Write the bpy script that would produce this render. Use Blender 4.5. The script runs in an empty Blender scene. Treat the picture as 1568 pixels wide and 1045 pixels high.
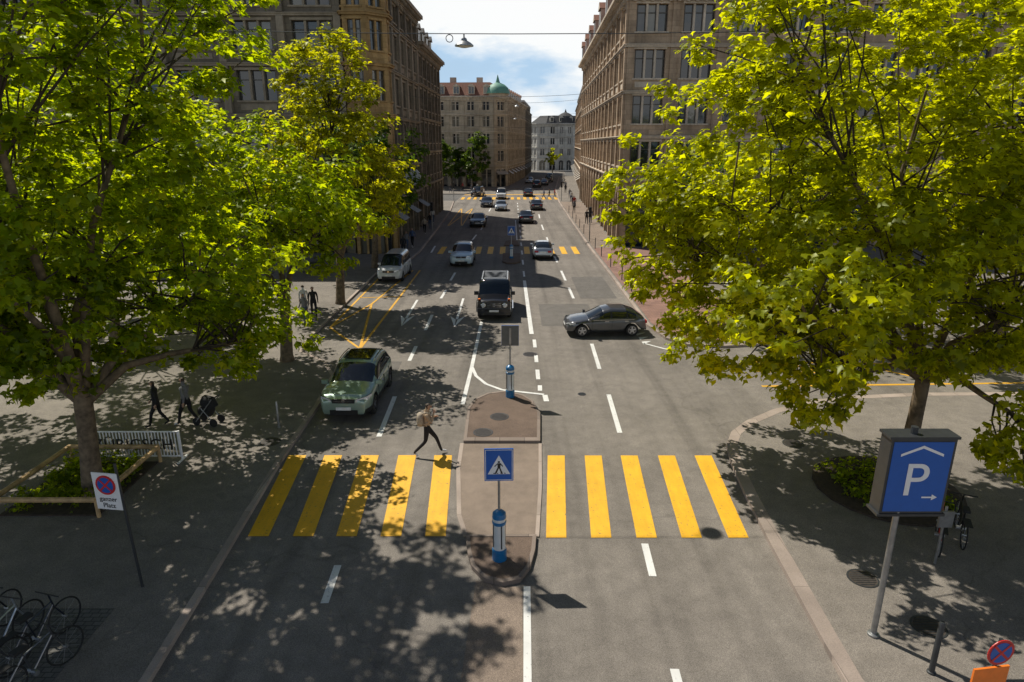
import bpy, bmesh, math, random
import numpy as np
from mathutils import Vector, Matrix
R=random.Random(7)
D=bpy.data
scene=bpy.context.scene
COL=scene.collection

# ------------------------------------------------------------------ materials
def new_mat(name):
    m=D.materials.new(name); m.use_nodes=True
    nt=m.node_tree; b=nt.nodes['Principled BSDF']
    return m,nt,b
def ramp(nt,fac,stops):
    r=nt.nodes.new('ShaderNodeValToRGB'); e=r.color_ramp.elements
    while len(e)<len(stops): e.new(.5)
    for i,(p,c) in enumerate(stops):
        e[i].position=p; e[i].color=(c[0],c[1],c[2],1) if hasattr(c,'__len__') else (c,c,c,1)
    nt.links.new(fac,r.inputs[0]); return r.outputs[0]
def mixc(nt,f,a,b,blend='MIX'):
    m=nt.nodes.new('ShaderNodeMix'); m.data_type='RGBA'; m.blend_type=blend
    for s,v in ((m.inputs[0],f),(m.inputs[6],a),(m.inputs[7],b)):
        if isinstance(v,bpy.types.NodeSocket): nt.links.new(v,s)
        elif hasattr(v,'__len__'): s.default_value=(v[0],v[1],v[2],1)
        else: s.default_value=v
    return m.outputs[2]
def objco(nt,scale=(1,1,1)):
    t=nt.nodes.new('ShaderNodeTexCoord'); mp=nt.nodes.new('ShaderNodeMapping'); mp.inputs['Scale'].default_value=scale
    nt.links.new(t.outputs['Object'],mp.inputs[0]); return mp.outputs[0]
def noise(nt,co,scale,detail=4,rough=.6):
    n=nt.nodes.new('ShaderNodeTexNoise'); n.inputs['Scale'].default_value=scale; n.inputs['Detail'].default_value=min(detail,3)
    n.inputs['Roughness'].default_value=rough; nt.links.new(co,n.inputs['Vector']); return n.outputs['Fac']
def bump(nt,b,h,strength=.3,dist=.02):
    n=nt.nodes.new('ShaderNodeBump'); n.inputs['Strength'].default_value=strength; n.inputs['Distance'].default_value=dist
    nt.links.new(h,n.inputs['Height']); nt.links.new(n.outputs[0],b.inputs['Normal'])
def simple(name,c,rough=.6,metal=0,var=.12,scale=6,coat=0,spec=.5):
    m,nt,b=new_mat(name)
    f=noise(nt,objco(nt),scale)
    lo=[x*(1-var) for x in c]; hi=[min(1,x*(1+var)) for x in c]
    nt.links.new(ramp(nt,f,[(.3,lo),(.7,hi)]),b.inputs['Base Color'])
    b.inputs['Roughness'].default_value=rough; b.inputs['Metallic'].default_value=metal
    b.inputs['Coat Weight'].default_value=coat; b.inputs['Specular IOR Level'].default_value=spec
    return m
def asphalt(name,base=(.125,.118,.112),streak=True,crack=True):
    m,nt,b=new_mat(name)
    co=objco(nt)
    big=noise(nt,co,.22,5,.6); mid=noise(nt,co,2.2,4,.6); fine=noise(nt,co,70,2,.7)
    c=ramp(nt,big,[(.3,[x*.82 for x in base]),(.5,base),(.72,[x*1.15 for x in base])])
    c=mixc(nt,.5,c,ramp(nt,mid,[(.35,.72),(.65,1.1)]),'MULTIPLY')
    c=mixc(nt,.8,c,ramp(nt,fine,[(.36,.50),(.52,1.0),(.66,1.45)]),'MULTIPLY')
    if streak:
        st=noise(nt,objco(nt,(1.3,.04,1)),1.0,4,.55)
        c=mixc(nt,.9,c,ramp(nt,st,[(.35,.76),(.5,1.0),(.7,1.12)]),'MULTIPLY')
    if crack:
        v=nt.nodes.new('ShaderNodeTexVoronoi'); v.feature='DISTANCE_TO_EDGE'; v.inputs['Scale'].default_value=.11
        wn=nt.nodes.new('ShaderNodeTexNoise'); wn.inputs['Scale'].default_value=.9; wn.inputs['Detail'].default_value=3
        nt.links.new(co,wn.inputs['Vector'])
        va=nt.nodes.new('ShaderNodeVectorMath'); va.operation='MULTIPLY_ADD'; va.inputs[1].default_value=(1.6,1.6,0)
        nt.links.new(wn.outputs['Color'],va.inputs[0]); nt.links.new(co,va.inputs[2]); nt.links.new(va.outputs[0],v.inputs['Vector'])
        c=mixc(nt,.3,c,ramp(nt,v.outputs['Distance'],[(0,.35),(.0025,.5),(.004,1.0)]),'MULTIPLY')
        sp=noise(nt,co,1.1,2,.4)
        c=mixc(nt,.5,c,ramp(nt,sp,[(.70,1.0),(.76,.55)]),'MULTIPLY')
    nt.links.new(c,b.inputs['Base Color']); b.inputs['Roughness'].default_value=.85; b.inputs['Specular IOR Level'].default_value=.3
    bump(nt,b,fine,.5,.01)
    return m
def paint_mat(name,c,under=(.11,.105,.10)):
    m,nt,b=new_mat(name); co=objco(nt)
    f=noise(nt,co,14,6,.75); g=noise(nt,co,1.5,3,.5); st=noise(nt,objco(nt,(3,.5,1)),2,4)
    c2=mixc(nt,ramp(nt,g,[(.3,0),(.7,1)]),c,[x*.82 for x in c])
    c2=mixc(nt,ramp(nt,st,[(.45,0),(.75,.4)]),c2,[x*.6 for x in c])
    w=ramp(nt,f,[(.61,0),(.69,.85)])
    nt.links.new(mixc(nt,w,c2,under),b.inputs['Base Color']); b.inputs['Roughness'].default_value=.6
    bump(nt,b,noise(nt,co,60,2),.3,.005)
    return m
def stone(name,c,bw=1.1,bh=.42,dark=.6,mort=.72):
    m,nt,b=new_mat(name)
    t=nt.nodes.new('ShaderNodeTexCoord'); s=nt.nodes.new('ShaderNodeSeparateXYZ'); nt.links.new(t.outputs['Object'],s.inputs[0])
    a=nt.nodes.new('ShaderNodeMath'); a.operation='ADD'; nt.links.new(s.outputs[0],a.inputs[0]); nt.links.new(s.outputs[1],a.inputs[1])
    cb=nt.nodes.new('ShaderNodeCombineXYZ'); nt.links.new(a.outputs[0],cb.inputs[0]); nt.links.new(s.outputs[2],cb.inputs[1])
    br=nt.nodes.new('ShaderNodeTexBrick'); br.inputs['Scale'].default_value=1; br.inputs['Brick Width'].default_value=bw; br.inputs['Row Height'].default_value=bh
    br.inputs['Mortar Size'].default_value=.018; br.inputs['Mortar Smooth'].default_value=.3
    br.inputs['Color1'].default_value=(*[x*1.12 for x in c],1); br.inputs['Color2'].default_value=(*[x*.84 for x in c],1); br.inputs['Mortar'].default_value=(*[x*mort for x in c],1)
    nt.links.new(cb.outputs[0],br.inputs['Vector'])
    co=t.outputs['Object']
    n1=noise(nt,co,.35,5,.6); n2=noise(nt,co,5,4,.6)
    n3=noise(nt,objco(nt,(1,1,.12)),1.6,4,.6)
    cc=mixc(nt,.8,br.outputs['Color'],ramp(nt,n1,[(.3,dark),(.7,1.12)]),'MULTIPLY')
    cc=mixc(nt,.5,cc,ramp(nt,n2,[(.3,.75),(.7,1.15)]),'MULTIPLY')
    cc=mixc(nt,.6,cc,ramp(nt,n3,[(.35,.7),(.6,1.05)]),'MULTIPLY')
    nt.links.new(cc,b.inputs['Base Color']); b.inputs['Roughness'].default_value=.85; b.inputs['Specular IOR Level'].default_value=.3
    bump(nt,b,n2,.3,.03)
    return m
def glass_mat(name,dark=(.012,.016,.02),light=(.16,.15,.12),thr=.72):
    m,nt,b=new_mat(name); g=nt.nodes.new('ShaderNodeNewGeometry')
    c=ramp(nt,g.outputs['Random Per Island'],[(0,dark),(thr,[x*2.2 for x in dark]),(thr+.04,light),(1,[x*1.3 for x in light])])
    nt.links.new(c,b.inputs['Base Color']); b.inputs['Roughness'].default_value=.06; b.inputs['Specular IOR Level'].default_value=.8
    bump(nt,b,noise(nt,objco(nt),.8,2),.06,.1)
    return m
def paving(name,c,w,h,mort=.6):
    m,nt,b=new_mat(name); co=objco(nt)
    br=nt.nodes.new('ShaderNodeTexBrick'); br.inputs['Scale'].default_value=1; br.inputs['Brick Width'].default_value=w; br.inputs['Row Height'].default_value=h
    br.inputs['Mortar Size'].default_value=.012
    br.inputs['Color1'].default_value=(*[x*1.15 for x in c],1); br.inputs['Color2'].default_value=(*[x*.82 for x in c],1); br.inputs['Mortar'].default_value=(*[x*mort for x in c],1)
    nt.links.new(co,br.inputs['Vector'])
    cc=mixc(nt,.7,br.outputs['Color'],ramp(nt,noise(nt,co,.8,5),[(.3,.7),(.7,1.15)]),'MULTIPLY')
    cc=mixc(nt,.6,cc,ramp(nt,noise(nt,co,50,2),[(.3,.7),(.7,1.25)]),'MULTIPLY')
    nt.links.new(cc,b.inputs['Base Color']); b.inputs['Roughness'].default_value=.85
    bump(nt,b,br.outputs['Fac'],-.3,.01)
    return m
def leaf_mat(name,dif,tr,f=.5):
    m,nt,b=new_mat(name); nt.nodes.remove(b)
    g=nt.nodes.new('ShaderNodeNewGeometry'); r=g.outputs['Random Per Island']
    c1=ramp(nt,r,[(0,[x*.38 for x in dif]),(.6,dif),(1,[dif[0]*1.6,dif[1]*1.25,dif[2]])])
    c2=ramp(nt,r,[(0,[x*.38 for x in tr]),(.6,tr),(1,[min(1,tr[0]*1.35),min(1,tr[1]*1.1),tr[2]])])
    d=nt.nodes.new('ShaderNodeBsdfDiffuse'); nt.links.new(c1,d.inputs[0])
    gl=nt.nodes.new('ShaderNodeBsdfGlossy'); gl.inputs['Roughness'].default_value=.38; gl.inputs['Color'].default_value=(.8,.85,.6,1)
    m0=nt.nodes.new('ShaderNodeMixShader'); m0.inputs[0].default_value=.05; nt.links.new(d.outputs[0],m0.inputs[1]); nt.links.new(gl.outputs[0],m0.inputs[2])
    t=nt.nodes.new('ShaderNodeBsdfTranslucent'); nt.links.new(c2,t.inputs[0])
    mx=nt.nodes.new('ShaderNodeMixShader'); mx.inputs[0].default_value=f
    nt.links.new(m0.outputs[0],mx.inputs[1]); nt.links.new(t.outputs[0],mx.inputs[2])
    nt.links.new(mx.outputs[0],nt.nodes['Material Output'].inputs[0])
    return m

M_road=asphalt('road_asphalt',(.218,.195,.172)); M_walk=asphalt('pavement_asphalt',(.225,.20,.174),False,True)
M_isl=asphalt('island_asphalt',(.16,.115,.09),False,False); M_gnd=asphalt('ground_asphalt',(.13,.125,.12),False,False)
M_patch=asphalt('strip_asphalt',(.26,.205,.165),False,False); M_patchd=asphalt('patch_asphalt',(.155,.143,.131),False,False)
M_kerb=paving('kerb_stone',(.38,.31,.265),1.0,3.0,.6); M_cob=paving('cobbles',(.13,.125,.115),.18,.12,.45)
M_brick=paving('red_brick_paving',(.29,.165,.13),.3,.15,.6)
M_yel=paint_mat('yellow_paint',(.92,.49,.02)); M_wht=paint_mat('white_paint',(.80,.80,.78)); M_yeld=paint_mat('yellow_line_paint',(.80,.43,.03))
M_soil=simple('soil',(.05,.035,.025),.95,var=.4,scale=9)
M_glass=glass_mat('window_glass'); M_dark=simple('dark_recess',(.012,.012,.012),.8)
M_frame=simple('window_frame',(.10,.09,.075),.5); M_framew=simple('window_frame_pale',(.42,.38,.32),.5)
M_black=simple('black_plastic',(.015,.015,.016),.45); M_tyre=simple('tyre_rubber',(.018,.018,.018),.8)
M_rim=simple('alloy_rim',(.45,.45,.47),.3,.9); M_chrome=simple('chrome',(.7,.7,.72),.12,1)
M_steel=simple('galvanised_steel',(.32,.33,.34),.42,.8,.2); M_steeld=simple('dark_steel',(.06,.065,.07),.45,.5)
M_pale=simple('pale_reflector_glass',(.62,.66,.68),.18,.1,.05,coat=.6)
M_carglass=simple('car_glass',(.01,.014,.018),.04,0,.1,spec=.9); M_lamp=simple('headlamp_lens',(.65,.68,.72),.08,.2,.05,coat=1)
M_red=simple('tail_lamp',(.45,.012,.01),.15); M_plate=simple('number_plate',(.75,.75,.75),.4)
M_blue=simple('sign_blue',(.010,.10,.42),.35,var=.05); M_white=simple('sign_white',(.8,.8,.8),.4,var=.04); M_signred=simple('sign_red',(.55,.02,.02),.4)
M_bblue=simple('bollard_blue',(.01,.14,.34),.3,coat=.4); M_orange=simple('sign_orange',(.85,.20,.02),.45)
M_back=simple('sign_back_grey',(.12,.125,.13),.5)
M_wood=simple('timber_rail',(.50,.33,.16),.7,var=.35,scale=4)
M_bark=simple('plane_bark',(.15,.11,.07),.9,var=.5,scale=5); M_barkd=simple('branch_bark',(.05,.037,.025),.9,var=.4)
M_iron=simple('cast_iron',(.085,.07,.06),.6,.5,.3,scale=20)
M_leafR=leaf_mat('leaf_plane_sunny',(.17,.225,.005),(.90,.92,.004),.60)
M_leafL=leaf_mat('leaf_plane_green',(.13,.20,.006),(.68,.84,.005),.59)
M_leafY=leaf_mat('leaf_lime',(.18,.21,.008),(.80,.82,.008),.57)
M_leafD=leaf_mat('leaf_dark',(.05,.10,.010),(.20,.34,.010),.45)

# ------------------------------------------------------------------ mesh builder
class MB:
    def __init__(s): s.V=[];s.F=[];s.M=[];s.xf=None
    def v(s,p):
        if s.xf: p=s.xf(p)
        s.V.append((p[0],p[1],p[2])); return len(s.V)-1
    def poly(s,pts,m=0):
        s.F.append([s.v(p) for p in pts]); s.M.append(m)
    def box(s,a,b,m=0):
        x0,y0,z0=a;x1,y1,z1=b
        i=[s.v(p) for p in ((x0,y0,z0),(x1,y0,z0),(x1,y1,z0),(x0,y1,z0),(x0,y0,z1),(x1,y0,z1),(x1,y1,z1),(x0,y1,z1))]
        for f in ((3,2,1,0),(4,5,6,7),(0,1,5,4),(1,2,6,5),(2,3,7,6),(3,0,4,7)): s.F.append([i[k] for k in f]); s.M.append(m)
    def prism(s,pts,z0,z1,m=0,ms=None):
        n=len(pts); a=[s.v((p[0],p[1],z0)) for p in pts]; b=[s.v((p[0],p[1],z1)) for p in pts]
        s.F.append(a[::-1]);s.M.append(m); s.F.append(b);s.M.append(m)
        for k in range(n): s.F.append([a[k],a[(k+1)%n],b[(k+1)%n],b[k]]); s.M.append(m if ms is None else ms)
    def tube(s,p0,p1,r0,r1=None,n=8,m=0,cap=True):
        r1=r0 if r1 is None else r1
        p0=Vector(p0);p1=Vector(p1); d=(p1-p0)
        if d.length<1e-6: return
        q=d.to_track_quat('Z','Y'); A=[];B=[]
        for k in range(n):
            a=2*math.pi*k/n; o=q@Vector((math.cos(a),math.sin(a),0))
            A.append(s.v(p0+o*r0)); B.append(s.v(p1+o*r1))
        for k in range(n): s.F.append([A[k],A[(k+1)%n],B[(k+1)%n],B[k]]); s.M.append(m)
        if cap: s.F.append(A[::-1]);s.M.append(m); s.F.append(B);s.M.append(m)
    def path(s,pts,rs,n=8,m=0):
        rings=[]
        for i,p in enumerate(pts):
            p=Vector(p); a=Vector(pts[max(0,i-1)]); b=Vector(pts[min(len(pts)-1,i+1)])
            q=(b-a).to_track_quat('Z','Y')
            rings.append([s.v(p+q@Vector((math.cos(2*math.pi*k/n)*rs[i],math.sin(2*math.pi*k/n)*rs[i],0))) for k in range(n)])
        for i in range(len(pts)-1):
            for k in range(n): s.F.append([rings[i][k],rings[i][(k+1)%n],rings[i+1][(k+1)%n],rings[i+1][k]]); s.M.append(m)
        s.F.append(rings[0][::-1]);s.M.append(m);s.F.append(rings[-1]);s.M.append(m)
    def ring(s,c,r,t,n=24,m=0,tn=5,axis='Y'):
        P=[]
        for k in range(n):
            a=2*math.pi*k/n; P.append((c[0]+r*math.cos(a),c[1],c[2]+r*math.sin(a)) if axis=='Y' else (c[0]+r*math.cos(a),c[1]+r*math.sin(a),c[2]))
        for k in range(n): s.tube(P[k],P[(k+1)%n],t,n=tn,m=m,cap=False)
    def lathe(s,prof,c=(0,0,0),n=20,m=0,axis='Z'):
        rings=[]
        for (r,z,*mm) in prof:
            ring=[]
            for k in range(n):
                a=2*math.pi*k/n; x,y=r*math.cos(a),r*math.sin(a)
                p=(c[0]+x,c[1]+y,c[2]+z) if axis=='Z' else (c[0]+x,c[1]+z,c[2]+y)
                ring.append(s.v(p))
            rings.append(ring)
        for i in range(len(prof)-1):
            mi=prof[i][2] if len(prof[i])>2 else m
            for k in range(n): s.F.append([rings[i][k],rings[i][(k+1)%n],rings[i+1][(k+1)%n],rings[i+1][k]]); s.M.append(mi)
        s.F.append(rings[0][::-1]);s.M.append(prof[0][2] if len(prof[0])>2 else m); s.F.append(rings[-1]);s.M.append(prof[-1][2] if len(prof[-1])>2 else m)
    def build(s,name,mats,parent=None,smooth=0,loc=None,rot=None):
        me=D.meshes.new(name); me.from_pydata(s.V,[],s.F)
        for m in mats: me.materials.append(m)
        me.polygons.foreach_set('material_index',s.M)
        if smooth:
            me.polygons.foreach_set('use_smooth',[True]*len(s.F)); me.set_sharp_from_angle(angle=math.radians(smooth))
        me.update()
        o=D.objects.new(name,me); COL.objects.link(o)
        if parent: o.parent=parent
        if loc: o.location=loc
        if rot: o.rotation_euler=rot
        return o
def empty(name,loc=(0,0,0),rz=0):
    e=D.objects.new(name,None); COL.objects.link(e); e.location=loc; e.rotation_euler=(0,0,rz); e.empty_display_size=.3; return e
def text(name,s,size,mat,parent,loc,rot,ext=.004,align='CENTER'):
    c=D.curves.new(name,'FONT'); c.body=s; c.size=size; c.extrude=ext; c.align_x=align; c.align_y='CENTER'
    o=D.objects.new('t_tmp',c); COL.objects.link(o)
    bpy.context.view_layer.update()
    me=D.meshes.new_from_object(o.evaluated_get(bpy.context.evaluated_depsgraph_get()))
    D.objects.remove(o); me.materials.clear(); me.materials.append(mat)
    for p in me.polygons: p.material_index=0
    o=D.objects.new(name,me); COL.objects.link(o); o.parent=parent; o.location=loc; o.rotation_euler=rot; return o

# ------------------------------------------------------------------ ground, roads, pavements
mb=MB(); mb.poly([(-1500,-600,0),(1500,-600,0),(1500,2500,0),(-1500,2500,0)]); mb.build('ground',[M_gnd])
mb=MB(); mb.poly([(-10,-30,.004),(7.5,-30,.004),(9,20,.004),(9,60,.004),(12,140,.004),(20,260,.004),(0,260,.004),(-9,140,.004),(-10.5,60,.004)])
mb.poly([(7.4,20,.008),(80,20,.008),(80,34,.008),(7.4,34,.008)]); mb.build('road',[M_road])
def offset(pl,w):
    out=[]
    for i,p in enumerate(pl):
        a=Vector(pl[max(0,i-1)]).to_2d() ; b=Vector(pl[min(len(pl)-1,i+1)]).to_2d(); d=(b-a).normalized()
        out.append((p[0]-d.y*w,p[1]+d.x*w))
    return out
def strip(mb,pl,w,z,m=0):
    A=offset(pl,w/2);B=offset(pl,-w/2)
    for i in range(len(pl)-1):
        mb.poly([(*A[i],z),(*B[i],z),(*B[i+1],z),(*A[i+1],z)],m)
def kerb(mb,pl,w,z1,m=0,z0=-.02):
    A=pl; B=offset(pl,w)
    for i in range(len(pl)-1):
        a,b,c,d=A[i],A[i+1],B[i+1],B[i]
        for q in ([(*a,z0),(*b,z0),(*b,z1),(*a,z1)],[(*a,z1),(*b,z1),(*c,z1),(*d,z1)],[(*d,z1),(*c,z1),(*c,z0),(*d,z0)]): mb.poly(q,m)
    a,d=A[0],B[0]; mb.poly([(*a,z0),(*a,z1),(*d,z1),(*d,z0)],m)
    a,d=A[-1],B[-1]; mb.poly([(*a,z0),(*d,z0),(*d,z1),(*a,z1)],m)
Lk=[(-6.5,-30),(-6.5,9.5),(-6.7,13.1),(-7.0,17.9),(-7.1,22.3),(-7.35,25.5),(-8.2,27.3),(-9.7,28.8),(-10,31),(-10,48),(-9.6,51),(-8.4,54.5),(-8.2,58),(-8.4,75),(-8.8,95),(-9.7,112)]
Rk=[(5.96,-30),(5.96,9.5),(6.2,13.5),(6.4,16),(6.62,17.9),(6.85,19.0),(7.3,19.95),(8.1,20.85),(9.4,21.85),(11,22.7),(13,23.2),(15.6,23.5),(70,24.5)]
Rf=[(70,31.5),(14,30.3),(10,29.6),(8.4,29.9),(7.6,31.0),(7.15,33.5),(7.2,45),(7.15,59),(7.3,79),(7.7,110),(9.2,143),(14,200)]
mb=MB(); mb.prism(offset(Lk,.15)+[(-90,112),(-90,-30)],-.02,.12); mb.build('pavement',[M_walk])
mb=MB(); kerb(mb,Lk,.16,.125); mb.build('kerb',[M_kerb])
mb=MB(); mb.prism(offset(Rk,-.31)+[(70,-30)],-.02,.12); mb.build('pavement',[M_walk])
mb=MB(); kerb(mb,Rk,-.32,.125); mb.build('kerb',[M_kerb])
mb=MB(); mb.prism(offset(Rf,-.19)+[(70,200)],-.02,.12); mb.build('pavement',[M_walk])
mb=MB(); kerb(mb,Rf,-.2,.125); mb.build('kerb',[M_kerb])
mb=MB(); mb.prism([(8.7,30.4),(13,30.6),(12.5,60),(7.5,60),(7.5,45),(7.45,33.7),(7.95,31.5)],.06,.1265); mb.prism([(7.5,60.1),(9.6,60.1),(11.5,110),(8.0,110),(7.7,79)],.06,.1265,1); mb.build('brick_paving',[M_brick,M_patch])
mb=MB(); mb.prism([(-60,-10),(-8.2,-10),(-8.2,11.3),(-60,11.3)],.06,.1265); mb.build('cobbled_paving',[M_cob])
mb=MB(); mb.prism([(-60,128),(-9,128),(-5,140),(2,146),(6,200),(-60,200)],-.02,.12); mb.build('pavement',[M_walk])

# traffic island -------------------------------------------------
isl=empty('traffic_island')
up=[(-1.57,19.28),(.91,19.28),(1.01,21.6),(.80,22.7),(.45,23.3),(-.23,23.75),(-.95,23.5),(-1.42,22.9),(-1.62,22.0)]
lo=[(-1.14,14.0),(-1.05,13.3),(-.92,12.75),(-.62,12.3),(-.2,12.15),(.18,12.28),(.42,12.75),(.55,13.4),(.6,14.0)]
def inset(poly,t):
    cx=sum(p[0] for p in poly)/len(poly); cy=sum(p[1] for p in poly)/len(poly)
    return [(cx+(p[0]-cx)*t,cy+(p[1]-cy)*t) for p in poly]
mb=MB()
for P,t in ((up,.92),(lo,.88)):
    I=inset(P,t); n=len(P)
    for k in range(n):
        a,b,c,d=P[k],P[(k+1)%n],I[(k+1)%n],I[k]
        mb.poly([(*a,0),(*b,0),(*b,.115),(*a,.115)],0); mb.poly([(*a,.115),(*b,.115),(*c,.13),(*d,.13)],0)
        mb.poly([(*d,.13),(*c,.13),(*c,.10),(*d,.10)],0)
M_kd=paving('island_kerb_stone',(.24,.19,.16),.8,3,.5)
mb.build('island_kerb',[M_kd],isl)
mb=MB()
for P,t in ((up,.925),(lo,.885)): mb.prism(inset(P,t),.0,.118)
mb.build('island_surface',[M_isl],isl)
mb=MB()
strip(mb,[(-1.62,19.26),(-1.6,17.5),(-1.38,15.0),(-1.14,14.02)],.12,.036,1); strip(mb,[(.91,19.26),(.80,16.5),(.62,14.02)],.10,.036,1)
mb.prism([(-1.66,19.26),(-1.62,17.5),(-1.42,15),(-1.17,14.02),(.66,14.02),(.97,19.26)],-.01,.028,0)
mb.build('island_crossing_surface',[M_patch,M_kerb],isl)
mb=MB(); mb.poly([(-.98,5,.009),(.2,5,.009),(.22,12.1,.009),(-.8,12.35,.009),(-.93,9.5,.009)]); mb.build('road_strip',[M_patch])
mb=MB()
for (x0,y0,x1,y1) in ((1.6,33.5,4.6,38.5),(-6.2,26,-4.9,27.6),(4.3,40,6.6,47)): mb.poly([(x0,y0,.009),(x1,y0,.009),(x1,y1,.009),(x0,y1,.009)])
mb.build('road_patch',[M_patchd])

# markings ------------------------------------------------------
Z=.014
mb=MB()
lb=[-6.53,-5.42,-4.35,-3.25,-2.15]; lt=[-6.96,-5.84,-4.7,-3.54,-2.42]
for b,t in zip(lb,lt): mb.poly([(b,14.06,Z),(b+.51,14.06,Z),(t+.55,18.45,Z),(t,18.45,Z)])
rb=[.84,1.95,3.07,4.18,5.33]; rt=[1.11,2.26,3.38,4.54,5.68]
for b,t in zip(rb,rt): mb.poly([(b,14.0,Z),(b+.5,14.0,Z),(t+.53,18.43,Z),(t,18.43,Z)])
mb.build('zebra_crossing',[M_yel])
mb=MB()
x=-6.6
while x<6.4:
    if not -1.1<x<.9: mb.poly([(x,57.3,Z),(x+.5,57.3,Z),(x+.5,61.5,Z),(x,61.5,Z)])
    x+=1.1
mb.build('zebra_crossing',[M_yel])
mb=MB(); x=-9
while x<9: mb.poly([(x,116,Z),(x+.55,116,Z),(x+.55,121,Z),(x,121,Z)]); x+=1.1
mb.poly([(-9,126,Z),(9,128,Z),(9,129.2,Z),(-9,127.2,Z)])
mb.build('zebra_crossing',[M_yel])
mb=MB()
def dash(x0,y0,x1,y1,w=.14): strip(mb,[(x0,y0),(x1,y1)],w,Z)
for a in ((-3.96,11.6,-4.01,12.9),(-4.41,19.8,-4.5,23.4),(-4.59,27.7,-4.6,29.9),(-4.51,32.7,-4.53,35.9),(-4.46,40,-4.37,42.5),(-4.36,45.6,-4.28,48.6),(-4.2,52,-4.15,56),(-4,66,-3.8,70),(-3.5,74,-3.4,79),(-3.4,84,-3.3,89),(-3.3,95,-3.2,100),
    (2.96,8.6,3.0,9.8),(3.16,12.5,3.22,13.75),(3.62,20.1,3.74,23.6),(3.77,26.6,3.87,30.3),(3.86,40,3.83,43.2),(3.8,45.6,3.76,49.3),(3.7,53,3.65,56),(3.6,64,3.6,68),(3.55,74,3.55,79),(3.6,86,3.7,91),(3.8,98,4,103),
    (1.1,29.7,1.1,31.0),(1.09,27.5,1.1,28.5),(1.08,25.3,1.09,26.5),(1.1,24.0,1.12,24.6),(-7.2,58,-7.3,62)): dash(*a,w=.17)
strip(mb,[(.28,-10),(.28,9.5),(.33,12.15)],.15,Z)
strip(mb,[(-1.84,22.6),(-1.75,26.7),(-1.66,34.4)],.16,Z)
strip(mb,[(-1.75,26.9),(-1.5,25.7),(-1.05,24.75),(-.4,24.1),(.4,23.85),(1.24,23.6)],.14,Z+.003)
dash(1.3,22.9,1.27,23.55,.2)
strip(mb,[(1.0,32),(.88,45.6)],.22,Z)
for y in range(47,112,5):
    dash(.9,y,.88,y+2.2,.14)
strip(mb,[(.5,66),(.45,84)],.12,Z)
def arrow(x,y0,y1):
    mb.poly([(x-.07,y0+1.6,Z),(x+.07,y0+1.6,Z),(x+.07,y1,Z),(x-.07,y1,Z)])
    mb.poly([(x,y0,Z+.003),(x+.42,y0+2.3,Z+.003),(x+.05,y0+1.5,Z+.003)]); mb.poly([(x,y0,Z+.003),(x-.05,y0+1.5,Z+.003),(x-.42,y0+2.3,Z+.003)])
arrow(-3.05,33.3,40); arrow(-5.88,33.5,39.6)
for k in range(4): mb.poly([(6.3+k*.02,32.9-k*.75,Z),(6.85,33.0-k*.75,Z),(6.3+k*.02,32.45-k*.75,Z)])
strip(mb,[(6.4,30.4),(7.2,29.5),(8.1,29.0)],.12,Z)
mb.build('white_road_markings',[M_wht])
mb=MB()
strip(mb,[(-7.2,29.5),(-7.05,49.5)],.13,Z); strip(mb,[(-7.2,29.5),(-9.6,33.2)],.13,Z); strip(mb,[(-9.6,33.2),(-9.6,49)],.13,Z); strip(mb,[(-9.6,40.2),(-7.15,40.5)],.13,Z)
strip(mb,[(-7.2,29.5),(-8.5,38.5),(-7.6,49.5)],.13,Z+.003); strip(mb,[(-9.6,33.2),(-8.5,38.5)],.13,Z+.006)
strip(mb,[(-7.5,78),(-6,99)],.14,Z); strip(mb,[(-7.5,99),(-6,78)],.14,Z+.003); strip(mb,[(-7.6,78),(-7.6,99)],.12,Z+.006); strip(mb,[(-5.9,78),(-5.9,99)],.12,Z+.006); strip(mb,[(-7.6,88),(-5.9,88)],.12,Z+.009)
strip(mb,[(10.3,27.6),(16,27.3),(40,28)],.16,Z); strip(mb,[(10.0,24.5),(16,24.7),(40,25.6)],.16,Z)
strip(mb,[(12,27.5),(14.5,24.6)],.14,Z+.003); strip(mb,[(15,27.4),(17.5,24.8)],.14,Z+.003); strip(mb,[(10.2,26.3),(13,26.1)],.14,Z+.006)
mb.build('yellow_road_markings',[M_yeld])
def manhole(x,y,z,r=.33):
    mb=MB(); mb.lathe([(r,-.02,1),(r,.004,1),(r*.88,.004,0),(r*.86,.000,0),(r*.3,.0,0)],(x,y,z),24)
    for k in range(-3,4):
        w=math.sqrt(max(0,(r*.8)**2-(k*r*.22)**2)); mb.box((x-w,y+k*r*.22-.012,z),(x+w,y+k*r*.22+.012,z+.006),1)
    mb.build('manhole_cover',[M_iron,M_steeld])
for x,y,z in ((.84,28.66,.012),(8.99,19.04,.128),(7.74,12.28,.128),(8.27,10.77,.128),(-7.77,19.18,.128),(-.44,21.21,.122),(-.96,19.9,.122)): manhole(x,y,z)
manhole(2.71,23.65,.012,.16)

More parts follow.
